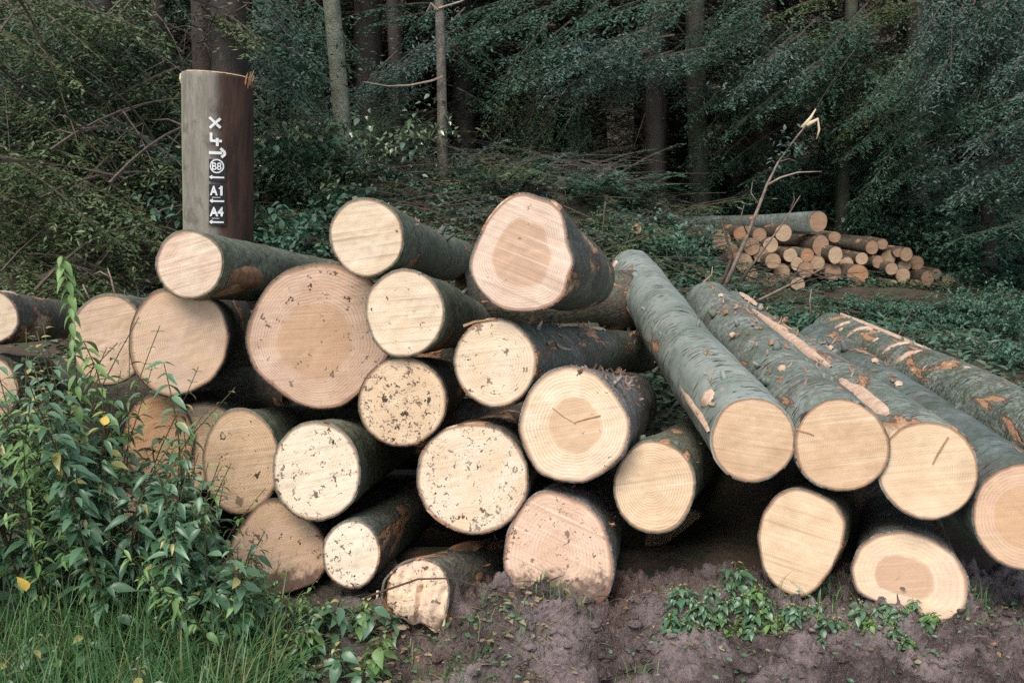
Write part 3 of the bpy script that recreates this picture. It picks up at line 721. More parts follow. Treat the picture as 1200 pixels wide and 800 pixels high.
fw = [W(50 + i, c, d, rings=9, ring_amt=.15, saw=.15) for i, (c, d) in enumerate([((.34, .22, .14), (.28, .17, .105)), ((.42, .29, .18), (.34, .23, .14)), ((.38, .21, .115), (.31, .165, .09)), ((.50, .37, .25), (.42, .29, .18))])]
ordn = 'first second third fourth fifth sixth seventh eighth ninth tenth eleventh twelfth thirteenth'.split()
tone = ['small brown-ended log', 'small tan-ended log', 'small orange-ended log', 'small pale-ended log']
rf = np.random.default_rng(11)
base_y = gp(980, 332).y
for row, items in FARROWS:
    items = sorted(items)
    for i, (px, py, rx, ry) in enumerate(items):
        wi = int(rf.integers(0, 4))
        if (px, py) == (1005, 322): wi = 2
        if (px, py) == (1111, 328): wi = 3
        Yf = base_y - .3 + (332 - py) * .006 + rf.uniform(-.12, .12) + (px - 980) * .002
        lab = 'thick log across the top of the far stack with long grey bark showing' if row == 'top' else f'{tone[wi]}, {ordn[i]} from the left in the {row} row of the far stack'
        vp = (280 + rf.uniform(-120, 120), 190 + rf.uniform(-20, 20)) if px < 1015 else (420 + rf.uniform(-80, 80), 200)
        if row == 'top': vp = (-2000, 250)
        make_log('far%s%d' % (row, i), px, py, Yf, vp, 2.4 if row == 'top' else 1.8, fw[wi], b_grey if row == 'top' else (b_torn if i % 4 == 0 else b_dark), rx=rx, ry=ry, back=.9, face=.95 if row == 'top' else .8,
                 label=lab, group='small logs in the far stack', name='thin_log', nr=16, bark_t=.004)
# the second long log resting on the stack
make_log('far_long', 945, 267, base_y + .25, (-3000, 300), 2.2, fw[3], b_ticks, rx=7, ry=7, back=.8, face=.9, label='long silvery log lying lengthways under the topmost far log', group='small logs in the far stack', name='thin_log', nr=16)

# ------------------------------------------------------------------ tall stump with trail marks
PS = at(256.5, 262, 7.0); sm = mpp(PS)
top = at(256.5, 89, 7.0)
RP = 40 * sm
gz = gh(PS.x, PS.y) - .05
def stump_mat():
    t = NT('stump_bark', .3); o = t.obj(); g = t.map(o, (1, 1, .2))
    n = t.noise(g, 14, 5, .65); n2 = t.noise(g, 60, 3, .6); n3 = t.noise(o, 7, 4, .6)
    c = t.mix(t.ramp(n, .3, .7), (.17, .15, .12), (.27, .25, .205))
    c = t.mix(t.ramp(n3, .55, .7, 0, .7), c, (.11, .085, .065))
    c = t.mix(t.ramp(n2, .5, .7, 0, .4), c, (.10, .085, .07))
    s = t.n('ShaderNodeSeparateXYZ', {0: o})
    # pale green strip at one flank; dark red-brown towards the other flank
    c = t.mix(t.ramp(s.outputs[0], -RP * .80, -RP * .93), c, (.24, .27, .15))
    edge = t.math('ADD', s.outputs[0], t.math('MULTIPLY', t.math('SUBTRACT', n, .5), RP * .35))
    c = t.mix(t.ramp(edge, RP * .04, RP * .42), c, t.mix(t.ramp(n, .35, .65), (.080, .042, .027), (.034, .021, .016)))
    t.col(c); t.rough(.85); t.bump(t.math('ADD', n, t.math('MULTIPLY', n2, .5)), .6, .01); return t.m
b = MB(); vs = []; NS = 64; H = top.z - gz; zs = np.linspace(0, H - .012, 40).tolist() + [H - .004, H]
for j, z in enumerate(zs):
    for k in range(NS):
        a = 2 * math.pi * k / NS
        r = RP * (1 + .03 * noise.noise(Vector((math.cos(a) * 1.5, math.sin(a) * 1.5, z * .6))) + .012 * noise.noise(Vector((math.cos(a) * 6, math.sin(a) * 6, z * 2)))) * (1 + .12 * math.exp(-z / .25))
        if j >= len(zs) - 1: r *= .985
        if z > H - .25: r *= 1 - .03 * sst(H - .25, H, z) * max(0, math.cos(a + .2))
        vs.append((math.cos(a) * r, math.sin(a) * r, z + (.02 * math.cos(a + 2) if j >= len(zs) - 2 else 0)))
q = [(j * NS + k, j * NS + (k + 1) % NS, (j + 1) * NS + (k + 1) % NS, (j + 1) * NS + k) for j in range(len(zs) - 1) for k in range(NS)]
b.add(vs, q)
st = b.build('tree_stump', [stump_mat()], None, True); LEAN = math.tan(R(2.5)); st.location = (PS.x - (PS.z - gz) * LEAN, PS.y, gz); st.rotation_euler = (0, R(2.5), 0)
tag(st, 'tall sawn tree stump with white painted trail marks behind the pile', 'tree stump')
b = MB(); e0 = (len(zs) - 1) * NS
b.add([(vs[e0 + k][0] * .995, vs[e0 + k][1] * .995, vs[e0 + k][2] + .003) for k in range(NS)] + [(0, 0, H + .006)], None, 0, np.append(np.ones(NS), 0), [(k, (k + 1) % NS, NS) for k in range(NS)])
# pale saw lip along the front rim
for k in range(40, 64):
    a0, a1 = 2 * math.pi * k / NS, 2 * math.pi * (k + 1) / NS
    i0, i1 = e0 + k, e0 + (k + 1) % NS
    p0, p1 = Vector(vs[i0]), Vector(vs[i1]); h_ = .002 + .003 * noise.noise(Vector((k * .7, 0, 0))); o_ = 1.001
    b.add([(p0.x * o_ / .985, p0.y * o_ / .985, p0.z - h_), (p1.x * o_ / .985, p1.y * o_ / .985, p1.z - h_), (p1.x * o_, p1.y * o_, p1.z + .003), (p0.x * o_, p0.y * o_, p0.z + .003)], [(0, 1, 2, 3)], 0, .5)
b.build('cut_face', [W(60, PINK, TAN2, rings=26)], st)
b = MB()
for i in range(4):
    a = R(-25 + i * 7); p = Vector((math.cos(a) * RP * .97, math.sin(a) * RP * .97, H - .05 - .02 * (i % 2)))
    b.tube([p, p + Vector((.012, -.008, .05)), p + Vector((.02 + .006 * (i % 3), -.01, .075 + .02 * ((i * 3) % 4) / 2))], [.008, .006, .0015], 4, 1)
b.tube([(-RP * .96, -RP * .18, H - .07), (-RP * .975, -RP * .2, H - .03), (-RP * .96, -RP * .2, H + .004)], [.004, .014, .012], 5, 0)
b.build('splinter', [M['pale_wood'], M['inner']], st)
# painted marks: photo pixel -> spot on the front of the stump
cx_off = 256.5
def face_pt(px, py, proud=.004):
    x = (px - cx_off) * sm * 1.0
    P = at(px, py, 7.0 - RP)
    z = P.z - gz; x = P.x - PS.x - (P.z - PS.z) * LEAN
    y = -math.sqrt(max(1e-6, (RP * 1.035) ** 2 - x * x)) - proud
    return Vector((x, y, z))
def stroke(pts, w, proud, parent, name, mat=M['white']):
    """a painted brush stroke lying on the round of the stump"""
    b = MB(); vs = []; P = [Vector((x, y)) for x, y in pts]
    dense = [P[0]]
    for i in range(len(P) - 1):
        m = max(1, int((P[i + 1] - P[i]).length / 1.2))
        for j in range(1, m + 1): dense.append(P[i].lerp(P[i + 1], j / m))
    n = len(dense)
    for i, p in enumerate(dense):
        d = (dense[min(i + 1, n - 1)] - dense[max(i - 1, 0)]).normalized(); nn = Vector((-d.y, d.x))
        for sg in (-1, 1):
            qx = p + nn * w * .5 * sg
            f = face_pt(qx.x, qx.y, proud); vs.append(tuple(f))
    q = [(2 * i, 2 * i + 1, 2 * i + 3, 2 * i + 2) for i in range(n - 1)]
    b.add(vs, q); return b.build(name, [mat], parent)
def plate(x0, y0, x1, y1, proud=.004, mat=M['black'], name='painted_plate'):
    b = MB(); vs = []
    for j in range(7):
        for i in range(7): vs.append(tuple(face_pt(x0 + (x1 - x0) * i / 6, y0 + (y1 - y0) * j / 6, proud)))
    b.add(vs, [(j * 7 + i, (j + 1) * 7 + i, (j + 1) * 7 + i + 1, j * 7 + i + 1) for j in range(6) for i in range(6)])
    return b.build(name, [mat], st)
def glyph(txt, x0, x1, y0, y1, parent, proud=.008, bold=.03):
    cu = bpy.data.curves.new('t', 'FONT'); cu.body = txt; cu.size = 1; cu.offset = bold
    ob = bpy.data.objects.new('t', cu); C.objects.link(ob)
    bpy.context.view_layer.update()
    me = bpy.data.meshes.new_from_object(ob.evaluated_get(bpy.context.evaluated_depsgraph_get()))
    C.objects.unlink(ob); bpy.data.objects.remove(ob); bpy.data.curves.remove(cu)
    xs_ = [v.co.x for v in me.vertices]; ys_ = [v.co.y for v in me.vertices]
    ax, bx, ay, by = min(xs_), max(xs_), min(ys_), max(ys_)
    for v in me.vertices:
        v.co = face_pt(x0 + (x1 - x0) * (v.co.x - ax) / (bx - ax), y1 + (y0 - y1) * (v.co.y - ay) / (by - ay), proud)
    me.materials.clear(); me.materials.append(M['white'])
    return link('lettering', me, parent)
# loose brush marks
X = stroke([(246, 137), (258.5, 149)], 3.0, .006, st, 'painted_cross'); stroke([(258.5, 138), (246.5, 149.5)], 3.0, .008, X, 'brush_stroke')
Fm = stroke([(248, 155), (248, 164.5), (260, 164.5)], 3.1, .006, st, 'painted_mark'); stroke([(255, 161), (255, 170.5)], 3.1, .008, Fm, 'brush_stroke')
Am = stroke([(245.5, 178.5), (260, 178.5)], 3.4, .006, st, 'painted_mark'); stroke([(258.5, 173), (262.5, 177), (263, 180), (259.5, 183.5)], 3.2, .008, Am, 'brush_stroke')
p1 = plate(245.5, 186, 264, 212)
glyph('B8', 249.2, 259.6, 189.6, 198.6, p1, .009, .015)
stroke([(254.5 + 7.2 * math.cos(a), 194 + 7.6 * math.sin(a)) for a in np.linspace(0, 2 * math.pi, 28)], 1.5, .008, p1, 'ring')
def arrow(x0, x1, y, p):
    s_ = stroke([(x0 + 1, y), (x1, y)], 2.0, .008, p, 'arrow'); stroke([(x0 + 3.2, y - 2.2), (x0, y - .2), (x0 + 2.8, y + 1.6)], 1.3, .009, s_, 'arrow_head')
arrow(246.5, 262.5, 207.2, p1)
p2 = plate(245.5, 215.2, 264, 239.5); glyph('A', 246.8, 255.6, 217, 228.3, p2, .009, .035); stroke([(256.8, 220.3), (258.2, 219.6), (260, 217.2)], 1.6, .009, p2, 'lettering'); stroke([(259.6, 217), (259.6, 228.3)], 2.6, .0095, p2, 'lettering'); stroke([(249, 230.7), (258.5, 230.7)], .6, .008, p2, 'fine_line'); arrow(247, 262.5, 235, p2)
p3_ = plate(245.5, 240.5, 264, 263.5); glyph('A4', 246.5, 261.8, 241.8, 252.8, p3_, .009, .035); stroke([(249, 255.2), (257.5, 255.2)], .6, .008, p3_, 'fine_line'); arrow(246.5, 262, 259.6, p3_)

# ------------------------------------------------------------------ conifers
def bough(b, g, P0, P1, width, droop=.12, bl=.055, bw=.010, step=.024, m=0, mt=1, flat=.35, twr=.012, stations=None):
    """a spruce bough: a drooping branch, side twigs and needles"""
    P0 = np.array(P0, float); P1 = np.array(P1, float); ax = P1 - P0; Lb = np.linalg.norm(ax); ax /= Lb
    up = np.array((0, 0, 1.)); lat = np.cross(ax, up); lat /= (np.linalg.norm(lat) + 1e-9)
    ns = stations or max(7, int(Lb / .075)); T = np.linspace(.10, 1, ns)
    cur = lambda t: P0 + ax * Lb * t - up * droop * Lb * (t * t) + up * droop * Lb * .35 * t
    b.tube([tuple(cur(t)) for t in np.linspace(0, .95, 6)], [twr * (1 - .8 * t) for t in np.linspace(0, 1, 6)], 4, mt, .5, False)
    PP, DD, NN, LL, VV = [], [], [], [], []
    tone = g.uniform(.15, .7)
    for t in T:
        c = cur(t)
        for sd in (-1, 1):
            if g.random() < .12: continue
            d = ax * g.uniform(.45, .9) + lat * sd * g.uniform(.6, 1) - up * g.uniform(.05, flat)
            d /= np.linalg.norm(d); ln = width * (1.05 - .75 * t) * g.uniform(.6, 1.15) * min(1, .35 + t * 3)
            n = max(3, int(ln / step)); s = np.linspace(0, 1, n)[:, None]
            p = c + d * ln * s - up * (ln * g.uniform(.1, .4)) * s * s
            for side in (-1, 1):
                pr = np.cross(d, up) * side
                dd = d * g.uniform(.55, .9) + pr * .75 + g.normal(0, .22, (n, 3))
                PP.append(p); DD.append(dd); NN.append(np.tile(up, (n, 1)) + g.normal(0, .5, (n, 3)))
                LL.append(bl * g.uniform(.6, 1.2, n)); VV.append(np.clip(tone + g.normal(0, .18, n) + .25 * s[:, 0] * (g.random() < .5), 0, 1))
    P = np.concatenate(PP); b.blades(P, np.concatenate(DD), np.concatenate(NN), np.concatenate(LL), bw, m, np.concatenate(VV))

def crown_generic(seed, H=11., z0=1.2, rad=1.9, n=70, fine=1., dead=14):
    g = np.random.default_rng(seed); b = MB()
    for i in range(n):
        t = (i + g.random()) / n; z = z0 + (H - z0) * t ** 1.15
        a = g.uniform(0, 2 * math.pi); ln = rad * (1 - t * .85) * g.uniform(.7, 1.15)
        d = np.array((math.cos(a), math.sin(a), g.uniform(-.25, .1)))
        low = z < 4.5
        bough(b, g, (0, 0, z), d * ln + (0, 0, z), ln * .42, .22, .07 if low else .13, .014 if low else .035, .035 / fine if low else .075, stations=None if low else 9)
    for i in range(dead):
        z = g.uniform(.4, z0 + 1.5); a = g.uniform(0, 6.28); ln = g.uniform(.5, 1.5)
        p = np.array((0, 0, z)); d = np.array((math.cos(a), math.sin(a), g.uniform(-.3, .05)))
        b.tube([tuple(p), tuple(p + d * ln * .5), tuple(p + d * ln + (0, 0, -.25 * ln))], [.012, .008, .003], 4, 1, .5, False)
    return b
def trunk_mesh(name, H, r0, r1, seed, mat, lean=(0, 0), flare=.35, sides=24, n=60):
    b = MB(); pts = []; vs = []
    for j in range(n + 1):
        t = (j / n) ** 1.3; z = H * t
        cx_ = lean[0] * z + .02 * math.sin(z * 1.3 + seed); cy_ = lean[1] * z
        r = (r0 + (r1 - r0) * t) * (1 + flare * math.exp(-z / .22))
        for k in range(sides):
            a = 2 * math.pi * k / sides; rr = r * (1 + .07 * noise.noise(Vector((math.cos(a) * 2, math.sin(a) * 2, z * 1.5 + seed))) + .05 * noise.noise(Vector((math.cos(a) * 6, math.sin(a) * 6, z * 4 + seed))))
            vs.append((cx_ + math.cos(a) * rr, cy_ + math.sin(a) * rr, z))
    q = [(j * sides + k, j * sides + (k + 1) % sides, (j + 1) * sides + (k + 1) % sides, (j + 1) * sides + k) for j in range(n) for k in range(sides)]
    b.add(vs, q); return b.mesh(name, [mat], True)

M['trunk_deep'] = bark_mat('shaded_trunk_bark', (.016, .011, .009), (.040, .028, .022), 0, .4, 1.6, .6, 5, 0, 1, .9)  # bark albedo lowered: gloom of the deep wood carried by the colour
CM = {}
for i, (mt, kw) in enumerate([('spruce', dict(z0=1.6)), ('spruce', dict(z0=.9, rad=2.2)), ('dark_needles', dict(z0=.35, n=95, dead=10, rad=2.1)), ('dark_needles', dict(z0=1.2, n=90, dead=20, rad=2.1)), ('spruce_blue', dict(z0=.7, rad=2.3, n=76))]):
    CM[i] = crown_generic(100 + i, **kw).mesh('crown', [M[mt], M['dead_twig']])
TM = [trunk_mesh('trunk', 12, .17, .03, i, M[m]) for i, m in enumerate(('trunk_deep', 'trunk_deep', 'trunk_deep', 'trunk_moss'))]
def generic_tree(x, y, ci, ti, rz, sc, label, group):
    e = empty('conifer_tree', (x, y, gh(x, y) - .05), rz); e.scale = (sc, sc, sc)
    link('trunk', TM[ti], e); link('crown', CM[ci], e)
    tag(e, label, 'tree', group); return e

DEEP = 'dark conifers deep in the shaded wood'
deep_label = 'dark conifer deep in the shaded wood behind the clearing'
g = np.random.default_rng(5)
# the wood behind, in loose rows; nearest rows keep clear of the far stack and the brash
spots = []
for row, (Y, n, span) in enumerate([(15.8, 9, 8.6), (17.6, 12, 10.5), (19.6, 14, 12.5), (22, 15, 14), (25, 16, 16)]):
    for i in range(n):
        x = -span + 2 * span * (i + .5) / n + g.uniform(-.35, .35); y = Y + g.uniform(-.7, .7)
        spots.append((x, y, row))
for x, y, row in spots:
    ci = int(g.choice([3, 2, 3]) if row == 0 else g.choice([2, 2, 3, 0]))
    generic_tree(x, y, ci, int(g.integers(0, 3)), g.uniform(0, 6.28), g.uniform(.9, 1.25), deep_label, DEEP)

for px_, Y_, c_ in ((545, 15.6, 2), (622, 15.9, 2), (690, 16.2, 2), (500, 16.4, 2), (585, 17.2, 2), (860, 16.6, 2)):
    q_ = at(px_, 240, Y_); generic_tree(q_.x, Y_, c_, 0, px_ * .7, 1.0, deep_label, DEEP)

def px_tree(name, label, px, py, rpx, Y, top_px, top_py, mat, H=10, rtop=.04, group=None, gz_off=-.06):
    """tree whose trunk foot shows at photo pixel (px, py) and passes (top_px, top_py)"""
    P = at(px, py, Y); z = gh(P.x, P.y) + gz_off
    T = at(top_px, top_py, Y); lean = ((T.x - P.x) / (T.z - P.z), 0)
    e = empty(name, (P.x - lean[0] * (P.z - z), P.y, z))
    r = rpx * mpp(P)
    link('trunk', trunk_mesh('trunk', H, r * 1.03, rtop, px, mat, lean), e)
    tag(e, label, 'tree', group); return e
def px_crown(e, mats, boxes, seed, dead=(), name='crown', bl=.058, bw=.015, step=.021, cloud=1.3):
    """boughs inside photo boxes, hung at their own distances; stored about the tree's foot"""
    g = np.random.default_rng(seed); b = MB(); o = np.array(e.location)
    for (x0, y0, x1, y1, n, Y0, Y1, ang, ln, w, m) in boxes:
        for _ in range(n):
            px, py = g.uniform(x0, x1), g.uniform(y0, y1); Y = g.uniform(Y0, Y1)
            a = R(ang + g.uniform(-22, 22)); l = ln * g.uniform(.7, 1.25)
            A = at(px - math.cos(a) * l * .5, py + math.sin(a) * l * .5, Y + .3); B_ = at(px + math.cos(a) * l * .5, py - math.sin(a) * l * .5, Y - .3)
            A, B_ = np.array(A) - o, np.array(B_) - o
            s = mpp(at(px, py, Y))
            bough(b, g, A, B_, w * s, .16, bl, bw, step, m, len(mats) - 1, .6)
            for _c in range(int(g.poisson(cloud))):          # bunches of short leafy twigs among the boughs
                q = A + (B_ - A) * g.uniform(.2, 1.) + g.normal(0, .12, 3); k = 46; tn = g.uniform(.15, .8)
                pp = q + g.normal(0, 1, (k, 3)) * np.array((.13, .13, .07)); dd = g.normal(0, 1, (k, 3)); dd[:, 2] = dd[:, 2] * .4 - .35
                nn_ = g.normal(0, .5, (k, 3)) + np.array((0, -.3, 1.))
                b.blades(pp, dd, nn_, g.uniform(.03, .075, k), g.uniform(.012, .028, k), m, np.clip(tn + g.normal(0, .2, k), 0, 1))
    c = b.build(name, mats, e); return c
def dead_boughs(e, boxes, seed, name='dead_branches', mat=None):
    g = np.random.default_rng(seed); b = MB(); o = Vector(e.location)
    for (x0, y0, x1, y1, n, Y0, Y1, ang, ln, rad) in boxes:
        for _ in range(n):
            px, py, Y = g.uniform(x0, x1), g.uniform(y0, y1), g.uniform(Y0, Y1); a = R(ang + g.uniform(-35, 35)); l = ln * g.uniform(.5, 1.3)
            sag = g.uniform(.05, .35) * l; pts = []
            for i in range(7):
                t = i / 6; pts.append(at(px + math.cos(a) * l * (t - .5), py - math.sin(a) * l * (t - .5) + sag * (4 * t * t - 2.2 * t) * .6, Y + .5 * math.sin(t * 2)) - o)
            b.tube(pts, [rad * (1 - .8 * i / 6) for i in range(7)], 4, 0, .5, False)
            for k in range(int(g.integers(3, 8))):
                i = int(g.integers(1, 6)); p = pts[i]; d = Vector((g.normal(0, 1), g.normal(0, .5), g.normal(-.5, .6))).normalized() * l * mpp(Vector((0, Y, 1))) * g.uniform(.15, .45)
                b.tube([p, p + d * .5, p + d + Vector((0, 0, -.2 * d.length))], [rad * .45, rad * .3, rad * .12], 3, 0, .5, False)
    return b.build(name, [mat or M['dead_twig']], e)

SB, SG, SO, TW = M['spruce_blue'], M['spruce'], M['spruce_olive'], M['dead_twig']
# T1: the big trunk behind the stump
t1 = px_tree('conifer_tree', 'thick dark conifer trunk rising right behind the painted stump', 271, 262, 20, 8.8, 269, 10, M['trunk_deep'], 12, .12)
t1b = px_tree('conifer_tree', 'slimmer dark trunk at the left shoulder of the painted stump', 239, 262, 13, 9.2, 237, 10, M['trunk_deep'], 12, .08)

px_crown(t1, [SG, SB, TW], [(318, 0, 345, 110, 12, 9.2, 10.5, -35, 80, 36, 0), (318, 10, 345, 130, 9, 9.5, 10.8, -45, 75, 36, 1), (295, 100, 340, 190, 7, 9.6, 10.6, -50, 80, 36, 0), (310, -10, 400, 190, 14, 11.9, 12.8, -40, 90, 36, 0)], 21)
# the dense dead-limbed conifers on the left
tl = px_tree('conifer_tree', 'dense conifer of drooping dead limbs filling the left of the wood', 120, 330, 17, 10.2, 118, 10, M['trunk_brown'], 12, .08)
px_crown(tl, [SO, SG, TW], [(-30, -20, 150, 360, 90, 8.8, 11.5, -30, 130, 48, 0), (-30, -10, 150, 350, 50, 9.2, 12, 210, 130, 48, 0), (-30, 180, 150, 360, 30, 8.2, 9.5, -20, 110, 48, 0), (-20, 0, 165, 300, 40, 9.0, 12, -35, 110, 40, 1)], 22)
dead_boughs(tl, [(-20, 20, 220, 330, 26, 8.2, 9.6, -28, 190, .012), (0, 0, 150, 300, 20, 8.4, 9.8, 35, 150, .010), (60, 130, 220, 300, 8, 8.0, 8.6, 20, 230, .016)], 23)
tl2 = px_tree('conifer_tree', 'slim dark conifer trunk between the dead-limbed conifer and the stump', 190, 300, 7, 11.2, 186, 10, M['trunk_brown'], 11, .05)
px_crown(tl2, [SG, SO, TW], [(130, -10, 210, 200, 22, 10.6, 12, -40, 100, 40, 0), (120, 60, 215, 300, 16, 10.6, 12, -30, 100, 40, 1)], 24)
tl3 = px_tree('conifer_tree', 'conifer with olive needles at the far left edge', 8, 330, 12, 11.8, 4, 10, M['trunk_olive'], 11, .05)
px_crown(tl3, [SO, SG, TW], [(-60, -20, 120, 340, 40, 11, 12.6, -30, 120, 48, 0), (-60, -20, 120, 300, 20, 11, 12.6, 20, 120, 45, 1)], 25)
# T2, T3
dead_boughs(t1, [(250, 0, 300, 70, 5, 8.3, 8.6, -20, 90, .008), (225, 5, 260, 70, 4, 8.3, 8.7, 215, 80, .007)], 61)
px_crown(t1, [SO, TW], [(235, -15, 300, 40, 4, 8.3, 8.7, -30, 60, 22, 0)], 62, cloud=.5)
t2 = px_tree('conifer_tree', 'upright mossy grey-green trunk beside the painted stump', 403, 212, 10, 11.0, 389, 5, M['trunk_moss'], 10, .06)
dead_boughs(t2, [(395, 60, 420, 110, 3, 10.9, 11, 5, 60, .006)], 26, 'dead_branch')
t3 = px_tree('dead_tree', 'thin dead snag, bare pale wood at its top, brown below', 521, 240, 5.6, 11.0, 512.5, 8, M['trunk_snag'], 2.05, .045)
b = MB(); o = Vector(t3.location)
pts = [at(x, y, 10.9) - o for x, y in ((519, 90), (505, 95), (480, 100), (455, 101), (425, 96))]; b.tube(pts, [.012, .010, .008, .006, .003], 5, 0, .5, False); b.build('dead_branch', [M['stripped']], t3); b = MB()
pts = [at(x, y, 10.95) - o for x, y in ((514, 10), (540, 2), (560, -8))]; b.tube(pts, [.012, .008, .004], 5, 0, .5, False)
b.build('dead_branch', [M['stripped']], t3); b = MB()
pts = [at(x, y, 10.95) - o for x, y in ((513, 12), (505, 4), (500, 14))]; b.tube(pts, [.012, .01, .004], 5, 0, .5, False)
b.build('dead_branch', [M['stripped']], t3)
# spruce whose bough hangs between T2 and T3
t4 = px_tree('conifer_tree', 'spruce with grey-green boughs hanging between the mossy trunk and the snag', 466, 225, 8, 13.2, 462, 10, M['trunk_brown'], 11, .05)
px_crown(t4, [SB, SG, TW], [(425, 50, 510, 105, 9, 11.6, 12.6, 205, 95, 34, 0), (430, 70, 500, 130, 6, 11.8, 12.8, 205, 80, 30, 1), (420, -10, 600, 30, 10, 12, 13.4, 200, 110, 36, 1), (525, 40, 575, 120, 6, 12.2, 13.2, -30, 60, 26, 1), (420, 130, 510, 225, 9, 12.0, 13.6, 210, 70, 32, 1)], 27)
# spruce with the broad silvery bough in the middle
t5 = px_tree('conifer_tree', 'spruce with one broad silvery bough above the egg-shaped log', 770, 232, 11, 13.6, 768, 10, M['trunk_brown'], 11, .06)
px_crown(t5, [SB, SG, SO, TW], [(625, 38, 770, 80, 16, 11.4, 12.6, 200, 130, 44, 0), (600, 20, 760, 95, 7, 11.8, 12.8, 205, 110, 40, 1), (590, 100, 640, 190, 8, 12.4, 13.2, 240, 90, 36, 2), (690, 85, 740, 110, 2, 12.2, 12.8, 230, 45, 20, 0), (600, 120, 680, 215, 10, 12.6, 13.4, 250, 70, 34, 1), (660, 215, 800, 250, 5, 12.4, 13.4, 200, 60, 30, 1), (640, -20, 800, 20, 8, 12, 13.2, 205, 110, 40, 1)], 28)
t6 = px_tree('conifer_tree', 'straight olive trunk in the shade above the far stack', 818, 232, 12, 14.2, 816, 5, M['trunk_olive'], 11, .07)
px_crown(t6, [SG, SB, TW], [(780, 60, 850, 120, 5, 13.2, 14, 210, 60, 26, 1), (840, 150, 960, 225, 10, 13.6, 14.4, 200, 90, 36, 0), (790, -10, 880, 60, 8, 12.8, 13.8, 210, 90, 36, 0), (850, 20, 990, 120, 18, 13, 14.2, 215, 120, 40, 0), (860, 30, 940, 110, 5, 12.8, 13.4, 205, 100, 36, 1)], 29)
t7 = px_tree('conifer_tree', 'slim olive trunk directly behind the splintered branch tip', 990, 190, 8, 14.6, 996, 5, M['trunk_olive'], 11, .05)
px_crown(t7, [SO, SG, TW], [(930, 0, 1060, 150, 22, 14.0, 15.2, 215, 100, 40, 0), (950, 20, 1050, 170, 10, 14, 15, -30, 90, 36, 1)], 30)
t8 = px_tree('conifer_tree', 'thick dark trunk above the right end of the far stack', 1072, 255, 14, 15.0, 1074, 5, M['trunk_brown'], 12, .1)
px_crown(t8, [SG, TW], [(1010, 60, 1130, 230, 34, 13.2, 15, 215, 90, 36, 0)], 31)
t9 = px_tree('conifer_tree', 'slender dark tree on the right with hanging blue-green sprays at its head', 1158, 300, 8, 12.6, 1156, 5, M['trunk_brown'], 11, .06)
px_crown(t9, [SB, SG, TW], [(1090, -20, 1215, 90, 34, 11.6, 12.8, 250, 75, 34, 0), (1085, -20, 1215, 130, 16, 11.8, 13, 240, 80, 34, 1), (1120, 120, 1215, 260, 12, 12, 13, 200, 90, 32, 0)], 32)
t10 = px_tree('conifer_tree', 'conifer beyond the right edge with its boughs reaching into the clearing', 1290, 330, 14, 11.5, 1290, 5, M['trunk_brown'], 11, .06)
px_crown(t10, [SG, SB, TW], [(1150, 100, 1260, 300, 20, 11, 12.4, 195, 120, 40, 0), (1160, 20, 1260, 250, 12, 11, 12, 200, 110, 40, 1)], 33)

# ------------------------------------------------------------------ bushes, ferns and brash
def frond(b, g, P0, d, ln, m=0, wd=.30, var=.5):
    """one arching fern frond with paired leaflets"""
    n = 16; up = np.array((0, 0, 1.)); d = np.array(d, float); d /= np.linalg.norm(d); side = np.cross(d, up); side /= np.linalg.norm(side) + 1e-9
    t = np.linspace(0.05, 1, n)[:, None]
    p = np.array(P0) + d * ln * t + up * ln * (.75 * t - .95 * t * t)
    for sd in (-1, 1):
        L = ln * wd * np.sin(np.pi * np.clip(t[:, 0] * .85 + .12, 0, 1)) * g.uniform(.8, 1.1, n)
        D = side * sd + d * .45 - up * .25 + g.normal(0, .08, (n, 3))
        b.blades(p, D, np.tile(up, (n, 1)), L, L * .34 + .012, m, np.clip(var + g.normal(0, .12, n), 0, 1))
def fern_mesh(seed, n=13, ln=.75):
    g = np.random.default_rng(seed); b = MB()
    for i in range(n):
        a = g.uniform(0, 6.28); frond(b, g, (0, 0, 0), (math.cos(a), math.sin(a), g.uniform(.35, 1.1)), ln * g.uniform(.7, 1.15), 0, .26, g.uniform(.2, .8))
    return b.mesh('fronds', [M['fern']])
def bramble_mesh(seed, n=30, ht=.8, lm=.085, mat='fern', stems=9, stem_mat='twig'):
    """leafy bush: arching canes with leaves along them"""
    g = np.random.default_rng(seed); b = MB(); P, D, N, L, V = [], [], [], [], []
    for i in range(n):
        a = g.uniform(0, 6.28); out = g.uniform(.3, 1); d = Vector((math.cos(a) * out, math.sin(a) * out, 1)).normalized(); ln = ht * g.uniform(.7, 1.5)
        pts = []
        for k in range(9):
            t = k / 8; p = Vector((math.cos(a) * .1, math.sin(a) * .1, 0)) + d * ln * t + Vector((math.cos(a), math.sin(a), 0)) * ln * .35 * t * t - Vector((0, 0, 1)) * ln * .35 * t ** 2.5
            pts.append(p)
        if i < stems * 2: b.tube(pts, [.006 * (1 - .7 * k / 8) for k in range(9)], 4, 1, .5, False)
        for k in range(1, 9):
            for _ in range(5):
                p = pts[k] + Vector(g.normal(0, .045, 3)); P.append(p); dd = g.normal(0, 1, 3); dd[2] = dd[2] * .4 - .25; D.append(dd); N.append((g.normal(0, .35), g.normal(0, .35), 1)); L.append(lm * g.uniform(.6, 1.25)); V.append(np.clip(g.normal(.5, .25), 0, 1))
    b.leaves(np.array(P), np.array(D), np.array(N), np.array(L), 0, np.array(V), .62, .25, .15)
    return b.mesh('leaves', [M[mat], M[stem_mat]])
FM = [fern_mesh(i) for i in range(3)]
BM = [bramble_mesh(10 + i) for i in range(3)]
HM = bramble_mesh(40, 26, .75, .07, 'holly')
